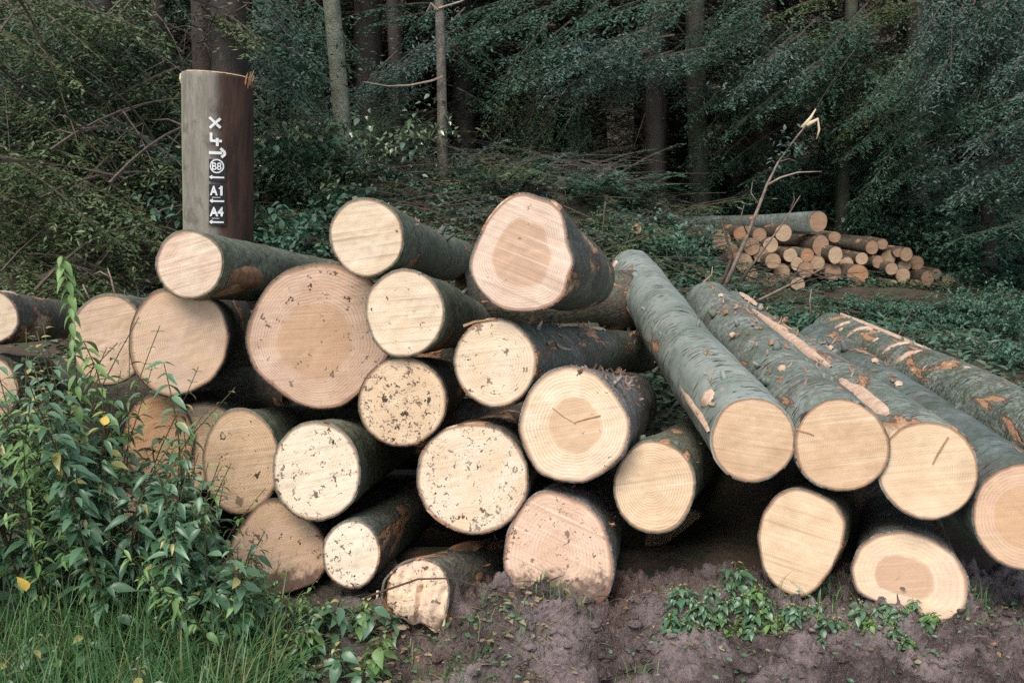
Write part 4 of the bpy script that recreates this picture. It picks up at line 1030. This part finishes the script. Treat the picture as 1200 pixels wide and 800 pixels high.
def plant(name, px, py, sc, mesh, part, label, group, y0=7, z=0., Y=None):
    P = gp(px, py, y0) if Y is None else None
    if Y is not None:
        A = at(px, py, Y); P = Vector((A.x, A.y, surf(A.x, A.y)))
    e = empty(name, (P.x, P.y, P.z + z), random.uniform(0, 6.28)); e.scale = (sc, sc, sc * random.uniform(.85, 1.15))
    link(part, mesh, e); tag(e, label, 'plant', group); return e
FG, BG = 'ferns at the edge of the wood', 'brambles round the far stack'
fl = 'low fern at the shaded edge of the wood'; bl_ = 'leafy blue-green bramble bush near the far stack'
gq = np.random.default_rng(77)
for px, py, sc in [(880, 255, .8), (930, 252, .9), (985, 250, 1.0), (1030, 262, 1.0), (1090, 275, 1.05), (1040, 240, 1.1), (1120, 300, .9), (1170, 300, 1.1), (1000, 235, 1.1), (905, 236, .9), (740, 245, .8), (845, 245, .8), (690, 240, .7), (600, 240, .7), (1140, 262, 1.1), (1185, 345, .8)]:
    plant('fern', px, py, sc * 1.15, FM[int(gq.integers(0, 3))], 'fronds', fl, FG)
for px, py, sc in [(1010, 275, .9), (1065, 290, .9), (1135, 318, .8), (1180, 322, 1.0), (1195, 300, 1.1), (965, 250, .9), (860, 262, .7), (830, 300, .6), (795, 310, .5), (1165, 345, .6), (1195, 375, .5), (1150, 372, .4), (1180, 395, .35), (1110, 385, .28), (1060, 372, .28), (1010, 366, .25), (1195, 430, .3), (760, 300, .5), (1125, 285, 1.1)]:
    plant('bramble', px, py, sc, BM[int(gq.integers(0, 3))], 'leaves', bl_, BG)
plant('holly_bush', 345, 225, 1.15, HM, 'leaves', 'holly bush with bright glossy leaves left of the mossy trunk', 'glossy bushes by the mossy trunk', Y=10.6)
plant('holly_bush', 425, 222, 1.0, HM, 'leaves', 'holly bush with bright glossy leaves right of the mossy trunk', 'glossy bushes by the mossy trunk', Y=10.7)
plant('holly_bush', 375, 240, .8, HM, 'leaves', 'low glossy bush in front of the foot of the mossy trunk', 'glossy bushes by the mossy trunk', Y=10.2)
for px, py, Y, sc, lab in [(320, 270, 9.3, 1.0, 'leafy bush just right of the painted stump'), (350, 285, 9.0, .7, 'low leafy bush behind the cream log on top of the pile'), (310, 215, 10.4, 1.2, 'tall leafy bush behind the right flank of the painted stump')]:
    plant('leafy_bush', px, py, sc, BM[1], 'leaves', lab, 'bushes behind the stump', Y=Y)

# ground cover, litter and brash: nobody could count these
def scatter_cover(name, n, box, seed, L, mat, wr=.55, up=.5, only=None):
    g = np.random.default_rng(seed); P, D, N, LL, V = [], [], [], [], []
    while len(P) < n:
        x, y = g.uniform(box[0], box[2]), g.uniform(box[1], box[3])
        if abs(x) > .55 * y + .6: continue
        if y < 9.6 and x > 2.4 and g.random() < .72: continue
        if 2.3 < x < 5.0 and 11.2 < y < 12.3: continue
        k = noise.noise(Vector((x * .9, y * .9, seed)))
        if k < g.uniform(-.5, .35): continue
        P.append((x, y, surf(x, y) + g.uniform(0, .10) * max(0, k + .3))); a = g.uniform(0, 6.28); D.append((math.cos(a), math.sin(a), g.uniform(-.2, up))); N.append((g.normal(0, .4), g.normal(0, .4), 1)); LL.append(g.uniform(*L)); V.append(g.random())
    b = MB(); b.leaves(np.array(P), np.array(D), np.array(N), np.array(LL), 0, np.array(V), wr)
    return kind(b.build(name, [mat]), 'stuff')
scatter_cover('ground_cover', 42000, (-5, 6.5, 8, 14.5), 3, (.03, .085), M['cover'])
scatter_cover('undergrowth', 26000, (.5, 7, 8.5, 17), 4, (.04, .11), M['fern'], .4, .9)
def brash(name, n, box, seed, ln, rad, mats, needles=True, zmax=.3):
    g = np.random.default_rng(seed); b = MB()
    for i in range(n):
        x, y = g.uniform(box[0], box[2]), g.uniform(box[1], box[3]); z = surf(x, y) + g.uniform(-.02, zmax)
        a = g.uniform(0, 6.28); l = g.uniform(*ln); d = Vector((math.cos(a), math.sin(a), g.normal(0, .18))); p = Vector((x, y, z))
        b.tube([p, p + d * l * .5 + Vector((0, 0, .04 * l)), p + d * l], [rad * g.uniform(.5, 1.2), rad * .6, rad * .2], 4, 0, .5, False)
        if needles and i % 3 == 0:
            q = p + d * l; bough(b, g, tuple(p), tuple(q + Vector((0, 0, .05))), l * .35, .1, .06, .011, .032, 1 + i % 2, 0)
    return kind(b.build(name, mats), 'stuff')
scatter_cover('undergrowth', 11000, (1.2, 7.2, 8, 11.2), 14, (.05, .13), M['fern'], .32, 1.1)
scatter_cover('undergrowth', 5000, (-2.5, 8.5, 2, 12.5), 15, (.04, .11), M['fern'], .32, 1.1)
brash('brash', 620, (-3.2, 8.2, 1.6, 12.2), 8, (.3, 1.1), .008, [M['dead_twig'], M['spruce_olive'], M['spruce_blue']], True, .28)
brash('brash', 760, (1.2, 6.4, 7.5, 12), 9, (.2, .8), .006, [M['dead_twig'], M['spruce_olive'], M['spruce']], True, .05)
brash('brash', 200, (.3, 11.5, 4, 14), 12, (.3, 1.0), .009, [M['dead_twig'], M['spruce_blue'], M['spruce']], True, .25)

# ------------------------------------------------------------------ leaning dead branches by the far stack
def branch(name, label, segs, mat, group='dead branches by the far stack', Y=9.0):
    (pts0, r0), rest = segs[0], segs[1:]
    P = [at(x, y, Y + dy) for x, y, dy in pts0]; o = P[0]
    b = MB(); n = len(P); b.tube([p - o for p in P], [r0 * (1 - .75 * i / (n - 1)) for i in range(n)], 7)
    ob = b.build(name, [mat], None, True); ob.location = o
    for pts, r, m, nm in rest:
        b = MB(); Q = [at(x, y, Y + dy) - o for x, y, dy in pts]; k = len(Q)
        b.tube(Q, [r * (1 - .75 * i / (k - 1)) for i in range(k)], 6); b.build(nm, [m], ob, True)
    tag(ob, label, 'branch', group); return ob
br = branch('dead_branch', 'tall leaning dead branch with a splintered pale tip before the far stack', [
    ([(846, 343, 0), (860, 312, 0), (876, 275, 0), (890, 240, .05), (899, 216, .1), (912, 190, .1), (930, 165, .15), (946, 145, .2)], .021),
    ([(899, 217, .1), (915, 208, .05), (935, 202, 0), (963, 201, -.05)], .011, M['stripped'], 'side_branch'),
    ([(940, 150, .2), (950, 138, .2), (956, 128, .2)], .02, M['pale_wood'], 'split_tip'),
    ([(945, 147, .2), (958, 140, .2), (960, 152, .2), (957, 163, .2)], .022, M['pale_wood'], 'split_tip'),
    ([(876, 275, 0), (868, 255, -.1), (872, 240, -.1)], .007, M['limb'], 'side_branch'), ([(912, 190, .1), (925, 186, .1), (934, 190, .1)], .006, M['limb'], 'side_branch'), ([(890, 240, .05), (880, 226, .1), (882, 212, .1)], .006, M['limb'], 'side_branch')], M['limb'])
gb = np.random.default_rng(3); b = MB(); o = br.location
for px, py in ((922, 158), (918, 165), (930, 175), (915, 182), (940, 170), (908, 196)):
    for _ in range(9):
        p = at(px + gb.normal(0, 6), py + gb.normal(0, 5), 9.1) - o; b.leaves(np.array([p]), gb.normal(0, 1, (1, 3)), np.array([[0, -.4, 1.]]), .05, 0, gb.random(), .6)
b.build('leaves', [M['spruce_blue']], br)
branch('dead_branch', 'thin straight dead stick crossing in front of the tall leaning branch', [([(868, 330, -.1), (892, 296, -.15), (915, 265, -.2), (938, 229, -.2)], .013), ([(926, 246, -.2), (931, 234, -.2), (930, 226, -.2)], .008, M['dead_twig'], 'side_branch')], M['limb'])
branch('dead_branch', 'grey stick lying low with its tip raised under the far stack', [([(872, 360, .4), (905, 344, .4), (940, 326, .4), (972, 311, .4)], .017)], M['limb'])
branch('dead_branch', 'short forked pale twig standing behind the long logs', [([(818, 346, -1.0), (825, 330, -1.0), (834, 322, -1.0), (835, 312, -1.0)], .010)], M['stripped'])
branch('dead_branch', 'dark curved limb rising beside the foot of the tall leaning branch', [([(838, 345, .2), (850, 322, .2), (858, 300, .2), (850, 275, .2), (846, 262, .2)], .02)], M['dead_twig'])
branch('dead_branch', 'bare thin twig standing up beside the outermost long log', [([(950, 372, -1.2), (949, 352, -1.2), (951, 338, -1.2)], .006)], M['stripped'])

# ------------------------------------------------------------------ weeds in front of the logs, left
def weed_meshes(seed, H, pairs, lm, droop=.2, bend=.2, wr=.46, mat='nettle'):
    g = np.random.default_rng(seed); s = MB(); l = MB(); a0 = g.uniform(0, 6.28)
    bd = Vector((math.cos(a0), math.sin(a0), 0)) * bend * H
    pt = lambda t: Vector((0, 0, H * t)) + bd * t * t + Vector((.02 * math.sin(t * 7 + a0), .02 * math.cos(t * 5), 0)) * H
    s.tube([pt(i / 10) for i in range(11)], [.0042 * (1 - .65 * i / 10) for i in range(11)], 6)
    P, D, N, L, V = [], [], [], [], []
    for k in range(pairs):
        t = .12 + .86 * (k / (pairs - 1)) ** .9; c = pt(t); a = a0 + k * 1.571 + g.uniform(-.3, .3)
        size = lm * (.55 + .9 * math.sin(math.pi * min(1, .18 + t * .72))) * (1 if t < .9 else .55)
        for sd in (0, math.pi):
            if g.random() < .08: continue
            d = Vector((math.cos(a + sd), math.sin(a + sd), g.uniform(-.35, .35) - droop + (.5 if t > .93 else 0))).normalized()
            p0 = c; pe = c + Vector((math.cos(a + sd), math.sin(a + sd), .3)) * size * .28
            s.tube([p0, pe], [.0016, .001], 3, 0, .5, False)
            P.append(pe); D.append(d); N.append(Vector((g.normal(0, .3), g.normal(0, .3), 1)) + d * g.uniform(0, .5)); L.append(size * g.uniform(.8, 1.15)); V.append(np.clip(g.normal(.45, .25) + .25 * (t > .85), 0, 1))
            if t < .8 and g.random() < .7:       # leaves of a short side shoot
                for q in range(4):
                    aa = a + sd + g.uniform(-1.2, 1.2); P.append(c + Vector((math.cos(aa), math.sin(aa), .6)) * size * g.uniform(.1, .5)); D.append((math.cos(aa), math.sin(aa), g.uniform(-.4, .5))); N.append((g.normal(0, .4), g.normal(0, .4), 1)); L.append(size * g.uniform(.35, .6)); V.append(np.clip(g.normal(.55, .25), 0, 1))
    l.leaves([tuple(p) for p in P], [tuple(d) for d in D], [tuple(n) for n in N], np.array(L), 0, np.array(V), wr, .28 + .2 * (seed % 2), .2)
    return s.mesh('stem', [M['stem']], True), l.mesh('leaves', [M[mat]], True)
WM = [weed_meshes(200 + i, h, p, lm, wr=(.46, .36, .5, .42, .55, .4, .3, .62)[i]) for i, (h, p, lm) in enumerate([(1.0, 19, .052), (.9, 17, .056), (.75, 15, .054), (.6, 13, .052), (.45, 10, .05), (.30, 8, .045), (.85, 14, .05), (.13, 6, .045)])]
WM2 = [weed_meshes(230 + i, h, p, lm, .35, .35, wr, 'nettle_light') for i, (h, p, lm, wr) in enumerate([(1.0, 16, .042, .3), (.9, 18, .036, .5), (.75, 14, .045, .28), (.6, 13, .036, .55), (.45, 11, .04, .34), (.3, 8, .035, .5), (.8, 10, .04, .4), (.12, 6, .036, .7)])]
WG = 'green weeds tangled in front of the logs on the left'
wl = 'green leafy weed in the tangle hiding the logs on the left'
def weed(px, Y, mi, sc=1., label=wl, group=WG, zoff=-.02):
    P = at(px, 600, Y); x, y = P.x, Y
    e = empty('weed', (x, y, surf(x, y) + zoff), random.uniform(0, 6.28)); e.rotation_euler = (random.gauss(0, .16), random.gauss(0, .16), e.rotation_euler[2]); e.scale = (sc,) * 3
    S_ = WM2 if random.random() < .38 else WM
    link('stem', S_[mi][0], e); link('leaves', S_[mi][1], e); tag(e, label, 'weed', group); return e
gw = np.random.default_rng(17)
def topy(px):                                   # height of the thicket in the photo, by column
    xs_ = [-60, 0, 30, 60, 90, 120, 150, 185, 215, 245, 275, 310, 350, 400]
    ys_ = [370, 380, 372, 360, 370, 395, 455, 500, 505, 560, 615, 655, 690, 700]
    return float(np.interp(px, xs_, ys_))
for i in range(230):
    px = gw.uniform(100, 290) if i > 189 else gw.uniform(-60, 270) if i < 105 else gw.uniform(-60, 130) if i < 145 else gw.uniform(190, 350); Y = gw.uniform(3.3, 3.72)
    if px < 190 and Y < 3.48 and gw.random() < .8: continue
    if px > 140 and gw.random() < .35: continue
    ty = topy(px) + abs(gw.normal(0, 35)) + (3.72 - Y) * 60
    P = at(px, ty, Y); h = P.z - surf(P.x, Y)
    if h < .10: h = .10 + gw.uniform(0, .08)
    hs = [1.0, .9, .75, .6, .45, .30]; mi = int(np.argmin([abs(a - h) for a in hs]))
    weed(px, Y, mi, min(1.35, max(.6, h / hs[mi])))
for i in range(34): weed(gw.uniform(-50, 230), gw.uniform(2.95, 3.3), 5 if gw.random() < .6 else 4, gw.uniform(.55, .95), 'low leafy weed growing up through the grass at the lower left', 'low weeds in the grass')
# the ones that stand out
def stalk(px0, Y, pts, label, lm, n, mat, droop=.5, var=.6, r=.004, pair=True):
    P = [at(x, y, Y) for x, y in pts]; o = Vector((P[0].x, P[0].y, surf(P[0].x, P[0].y) - .02)); P[0] = o
    b = MB(); b.tube([p - o for p in P], [r * (1 - .6 * i / (len(P) - 1)) for i in range(len(P))], 6)
    e = empty('weed', o); b.build('stem', [M['stem']], e, True)
    g = np.random.default_rng(int(px0)); l = MB(); A, D, N, L, V = [], [], [], [], []
    for k in range(n):
        t = (.25 + .75 * k / (n - 1)) * (len(P) - 1); i = min(int(t), len(P) - 2); c = P[i].lerp(P[i + 1], t - i) - o
        for sd in range(2 if pair else 1):
            a = k * 1.7 + sd * math.pi + g.uniform(-.4, .4); d = Vector((math.cos(a), math.sin(a) * .7, -droop + g.uniform(-.3, .3)))
            A.append(c); D.append(d); N.append(Vector((0, -.3, 1)) + Vector((math.cos(a), math.sin(a), 0)) * .5); L.append(lm * g.uniform(.7, 1.2)); V.append(np.clip(var + g.normal(0, .2), 0, 1))
    l.leaves([tuple(p) for p in A], [tuple(d) for d in D], [tuple(x) for x in N], np.array(L), 0, np.array(V), .42, .35, .2)
    l.build('leaves', [mat], e, True); tag(e, label, 'weed', WG); return e
stalk(75, 3.55, [(92, 640), (95, 560), (92, 480), (88, 420), (84, 370), (80, 330), (72, 300)], 'tallest weed stalk with drooping pale leaves in front of the wood', .058, 24, M['nettle_light'], .7)
stalk(195, 3.6, [(214, 640), (213, 560), (208, 500), (200, 460), (192, 425)], 'thin weed stalk crossing the face of the round clean tan log', .065, 9, M['nettle'], .3)
stalk(122, 3.58, [(150, 640), (140, 560), (126, 480), (112, 430), (98, 400)], 'arching weed with pale stem reaching across the half hidden tan log', .07, 11, M['nettle_light'], .3)
stalk(225, 3.6, [(228, 660), (226, 600), (222, 560), (215, 500)], 'weed stalk with sparse leaves before the plain tan log', .06, 8, M['nettle'], .2)
# bare grey twigs behind the tan logs
branch('bare_twig', 'bare pale twig sticking up behind the half hidden tan log', [([(136, 350, 0), (130, 325, 0), (126, 314, 0)], .006), ([(130, 325, 0), (117, 318, 0), (108, 322, 0)], .003, M['stripped'], 'side_twig')], M['stripped'], 'twigs behind the tan logs', 4.6)
branch('bare_twig', 'short bent straw-coloured twig beside the half hidden tan log', [([(105, 350, 0), (100, 340, 0), (97, 333, 0)], .005)], M['stripped'], 'twigs behind the tan logs', 4.5)

# grass, lower left
def grass(name, n, fx, seed, ln, wd, mats):
    g = np.random.default_rng(seed); b = MB()
    for i in range(n):
        x, y = fx(g); z = surf(x, y) - .01; a = g.uniform(0, 6.28); l = g.uniform(*ln); d = Vector((math.cos(a), math.sin(a), 0)); bend = g.uniform(.15, .95); w = wd * g.uniform(.6, 1.2)
        sd = Vector((-d.y, d.x, 0)); vs = []; K = 5
        for k in range(K + 1):
            t = k / K; p = Vector((x, y, z)) + Vector((0, 0, 1)) * l * (t - bend * .55 * t * t) + d * l * bend * .8 * t * t
            ww = w * (1 - t ** 1.6) * .5 + .0002
            vs += [tuple(p - sd * ww), tuple(p + sd * ww)]
        b.add(vs, [(2 * k, 2 * k + 1, 2 * k + 3, 2 * k + 2) for k in range(K)], 0, g.random())
    return kind(b.build(name, mats, None, True), 'stuff')
def f_left(g):
    while True:
        x, y = g.uniform(-1.85, -.75), g.uniform(2.75, 3.45)
        if g.random() < sst(-.65, -1.1, x + .35 * noise.noise(Vector((x * 4, y * 4, 2)))) * .95 + .04: return x, y
grass('grass', 4600, f_left, 5, (.16, .55), .0085, [M['grass']])
M['straw'] = leaf_mat('dead_grass', (.24, .19, .10), (.42, .36, .20), .6, .3, .15)
grass('grass', 420, f_left, 15, (.15, .5), .006, [M['straw']])
def f_mid(g):
    while True:
        x, y = g.uniform(-1.0, .2), g.uniform(2.85, 3.7)
        if noise.noise(Vector((x * 3, y * 3, 5))) + .35 * sst(.1, -.8, x) > g.uniform(0, .5): return x, y
grass('grass', 1300, f_mid, 6, (.03, .12), .004, [M['grass']])
TUFT = [(.17, 3.66), (.10, 3.68), (.63, 3.7), (.45, 3.35), (.9, 3.3), (.22, 3.62), (-.3, 3.3), (.05, 3.5)]
def f_tuft(g):
    c = TUFT[int(g.integers(0, len(TUFT)))]; return c[0] + g.normal(0, .035), c[1] + g.normal(0, .025)
grass('grass', 330, f_tuft, 7, (.03, .10), .004, [M['grass']])
def f_bank(g):
    while True:
        x, y = g.uniform(.6, 2.3), g.uniform(3.58, 3.95)
        if noise.noise(Vector((x * 4, y * 4, 9))) > -.1: return x, y
grass('grass', 420, f_bank, 9, (.04, .13), .005, [M['grass']])
# small weeds along the bank under the long logs and at the foot of the left logs
SG2 = 'small weeds along the mud bank'; sl = 'small leafy weed on the mud bank under the long logs'; sl2 = 'small weed at the foot of the logs in the lower middle left'
for i in range(120):
    px = gw.choice([gw.uniform(780, 900), gw.uniform(800, 1100), gw.uniform(1010, 1100), gw.uniform(780, 1000)]); weed(px, gw.uniform(3.56, 3.68), 7, gw.uniform(.3, .66), sl, SG2)
for px, Y, sc in ((868, 3.74, 1.0), (880, 3.78, .9), (862, 3.80, .9), (874, 3.76, .8), (884, 3.80, 1.)): weed(px, Y, 7, sc, 'weed clump left of the log with dark bark on its side', SG2)
for i in range(70): weed(gw.uniform(170, 470), gw.uniform(3.1, 3.66), 7, gw.uniform(.5, 1.3), sl2, 'small weeds at the foot of the left logs')
def leaf_obj(px, py, Y, label, sc=.05, rz=0, mat=None, name='fallen_leaf', lift=None):
    P = at(px, py, Y)
    b = MB(); b.leaves(np.array([[0, -.5, 0]]), np.array([[0, 1, .1]]), np.array([[0, 0, 1.]]), 1., 0, .5, .9, .25, .2)
    o = b.build(name, [mat or M['yellow']], None, True); o.location = P; o.scale = (sc,) * 3; o.rotation_euler = (R(50), R(15), rz); tag(o, label, 'leaf', 'yellow leaves in the weeds'); return o
leaf_obj(26, 683, 3.06, 'yellow leaf caught on the grass in the lower left', .055, 1.2)
leaf_obj(123, 492, 3.2, 'yellow leaf hanging among the weeds below the half hidden tan log', .035, .3)
# flat stone, splinters of wood, fallen twigs on the mud
P = at(228, 787, 3.12); b = MB()
vs = []; 
for z, s_ in ((0, 1), (.02, 1), (.028, .9)):
    for k in range(9):
        a = 2 * math.pi * k / 9; vs.append((math.cos(a) * .05 * s_ * (1 + .2 * math.sin(k * 2.3)), math.sin(a) * .04 * s_ * (1 + .2 * math.cos(k * 1.7)), z + .012 * math.sin(a)))
b.add(vs + [(0, 0, .029)], [(j * 9 + k, j * 9 + (k + 1) % 9, (j + 1) * 9 + (k + 1) % 9, (j + 1) * 9 + k) for j in range(2) for k in range(9)], 0, .5, [(18 + k, 18 + (k + 1) % 9, 27) for k in range(9)])
so = b.build('stone', [M['stone']], None); so.location = (P.x, P.y, surf(P.x, P.y) - .005); so.rotation_euler = (R(12), 0, .4); tag(so, 'flat pale purple stone in the dirt at the bottom left', 'stone')
def twig(pts, r, label, mat, Y):
    P = [at(x, y, Y + dy) for x, y, dy in pts]; o = P[0]; b = MB(); n = len(P); b.tube([p - o for p in P], [r * (1 - .7 * i / (n - 1)) for i in range(n)], 5)
    t = b.build('fallen_twig', [mat], None, True); t.location = o; tag(t, label, 'twig', 'twigs on the mud'); return t
twig([(428, 700, 0), (455, 690, -.02), (490, 678, -.03), (530, 677, 0), (570, 690, .05), (606, 697, .08)], .005, 'thin dark twig arching across the broken splintered log', M['twig'], 3.62)
twig([(443, 692, .02), (441, 705, .02)], .007, 'tiny pale splinter beside the smallest speckled log', M['pale_wood'], 3.72)
gm = np.random.default_rng(4)
b = MB()
for i in range(700):                            # chips of bark and clods pressed into the mud
    x, y = gm.uniform(-1.2, 2.0), gm.uniform(2.8, 3.75); z = mud_h(x, y); s_ = gm.uniform(.004, .014); q = gm.normal(0, 1, 3)
    v = np.array([(sx, sy, sz) for sx in (-1, 1) for sy in (-1, 1) for sz in (-1, 1)]) * s_ * (1, .6, .5) + gm.normal(0, s_ * .25, (8, 3)); a = gm.uniform(0, 6.28)
    v = v @ np.array([(math.cos(a), -math.sin(a), 0), (math.sin(a), math.cos(a), 0), (0, 0, 1)]) + (x, y, z)
    b.add(v, [(0, 1, 3, 2), (4, 6, 7, 5), (0, 4, 5, 1), (2, 3, 7, 6), (0, 2, 6, 4), (1, 5, 7, 3)], int(gm.random() < .05))
def clod(g, x, y, s_):
    v = []; q = []; n = 6; m = 5; sd = g.uniform(0, 99)
    for j in range(m):
        ph = math.pi * (j + .5) / m - math.pi / 2
        for k in range(n * 2):
            a = math.pi * k / n; p = Vector((math.cos(a) * math.cos(ph), math.sin(a) * math.cos(ph), math.sin(ph) * .6))
            p *= s_ * (1 + .55 * noise.noise(p * 1.6 + Vector((sd, sd, sd)))); v.append((x + p.x, y + p.y * .8, mud_h(x, y) + p.z))
    for j in range(m - 1):
        for k in range(n * 2): q.append((j * 12 + k, j * 12 + (k + 1) % 12, (j + 1) * 12 + (k + 1) % 12, (j + 1) * 12 + k))
    b.add(v, q + [(48 + k, 48 + k + 1, 48 + 11 - k - 1, 48 + 11 - k) for k in range(5)], 0)
for i in range(620):
    x = gm.uniform(-.9, 2.1); clod(gm, x, gm.uniform(2.85, 3.78), .008 + .03 * gm.random() ** 3)
kind(b.build('debris', [M['mud'], M['inner']]), 'stuff')

g = np.random.default_rng(31); b = MB()
def strew(n, x0, x1, y0, y1, L, wr, m, dens):
    P, D, N, LL, V = [], [], [], [], []
    while len(P) < n:
        x, y = g.uniform(x0, x1), g.uniform(y0, y1)
        if noise.noise(Vector((x * 3.5, y * 3.5, 4 + m))) < g.uniform(-.6, .5) - dens: continue
        a = g.uniform(0, 6.28); P.append((x, y, surf(x, y) + g.uniform(.001, .02))); D.append((math.cos(a), math.sin(a), g.uniform(-.1, .45))); N.append((g.normal(0, .4), g.normal(0, .4) - .3, 1)); LL.append(g.uniform(*L)); V.append(g.random())
    b.leaves(np.array(P), np.array(D), np.array(N), np.array(LL), m, np.array(V), wr)
strew(900, -1.3, .25, 2.8, 3.72, (.012, .045), .55, 0, .1); strew(700, -1.3, .15, 2.8, 3.72, (.04, .12), .05, 0, .1)
strew(1100, -1.3, .1, 2.8, 3.7, (.012, .032), .6, 1, .05); strew(420, .2, 2.2, 2.8, 3.8, (.01, .03), .5, 0, -.1); strew(420, .5, 2.1, 3.45, 3.85, (.012, .03), .6, 1, 0); strew(160, .2, 2.2, 2.8, 3.5, (.01, .03), .6, 1, -.2); strew(260, .2, 2.2, 2.8, 3.8, (.03, .09), .05, 0, -.1)
kind(b.build('litter', [M['litter'], M['small_leaf']]), 'stuff')

# ------------------------------------------------------------------ light
w = bpy.data.worlds.new('World'); SC.world = w; w.use_nodes = True
nt = w.node_tree; bg = nt.nodes['Background']
sky = nt.nodes.new('ShaderNodeTexSky'); sky.sky_type = 'NISHITA'; sky.sun_disc = False
EL, AZ = 56, 205                                # sun behind the camera, to its left; azimuth from +Y clockwise
sky.sun_elevation = R(EL); sky.sun_rotation = R(AZ); sky.dust_density = 2.0; sky.air_density = 1.0
bw = nt.nodes.new('ShaderNodeRGBToBW'); mxs = nt.nodes.new('ShaderNodeMix'); mxs.data_type = 'RGBA'; mxs.inputs[0].default_value = .35   # thin high cloud: a paler sky
nt.links.new(sky.outputs[0], bw.inputs[0]); nt.links.new(sky.outputs[0], mxs.inputs[6]); nt.links.new(bw.outputs[0], mxs.inputs[7]); nt.links.new(mxs.outputs[2], bg.inputs[0])
bg.inputs[1].default_value = .13
sd = bpy.data.lights.new('sun', 'SUN'); sd.energy = 1.4; sd.angle = R(35); sd.color = (1, .93, .84)
so_ = bpy.data.objects.new('sun', sd); C.objects.link(so_)
dirv = Vector((math.sin(R(AZ)) * math.cos(R(EL)), math.cos(R(AZ)) * math.cos(R(EL)), math.sin(R(EL))))
so_.rotation_euler = dirv.to_track_quat('Z', 'Y').to_euler(); so_.location = (0, 0, 10)
SC.view_settings.view_transform = 'Standard'; SC.view_settings.look = 'None'; SC.view_settings.gamma = 1
SC.view_settings.exposure = 1.05
SC.cycles.max_bounces = 6; SC.cycles.use_denoising = False
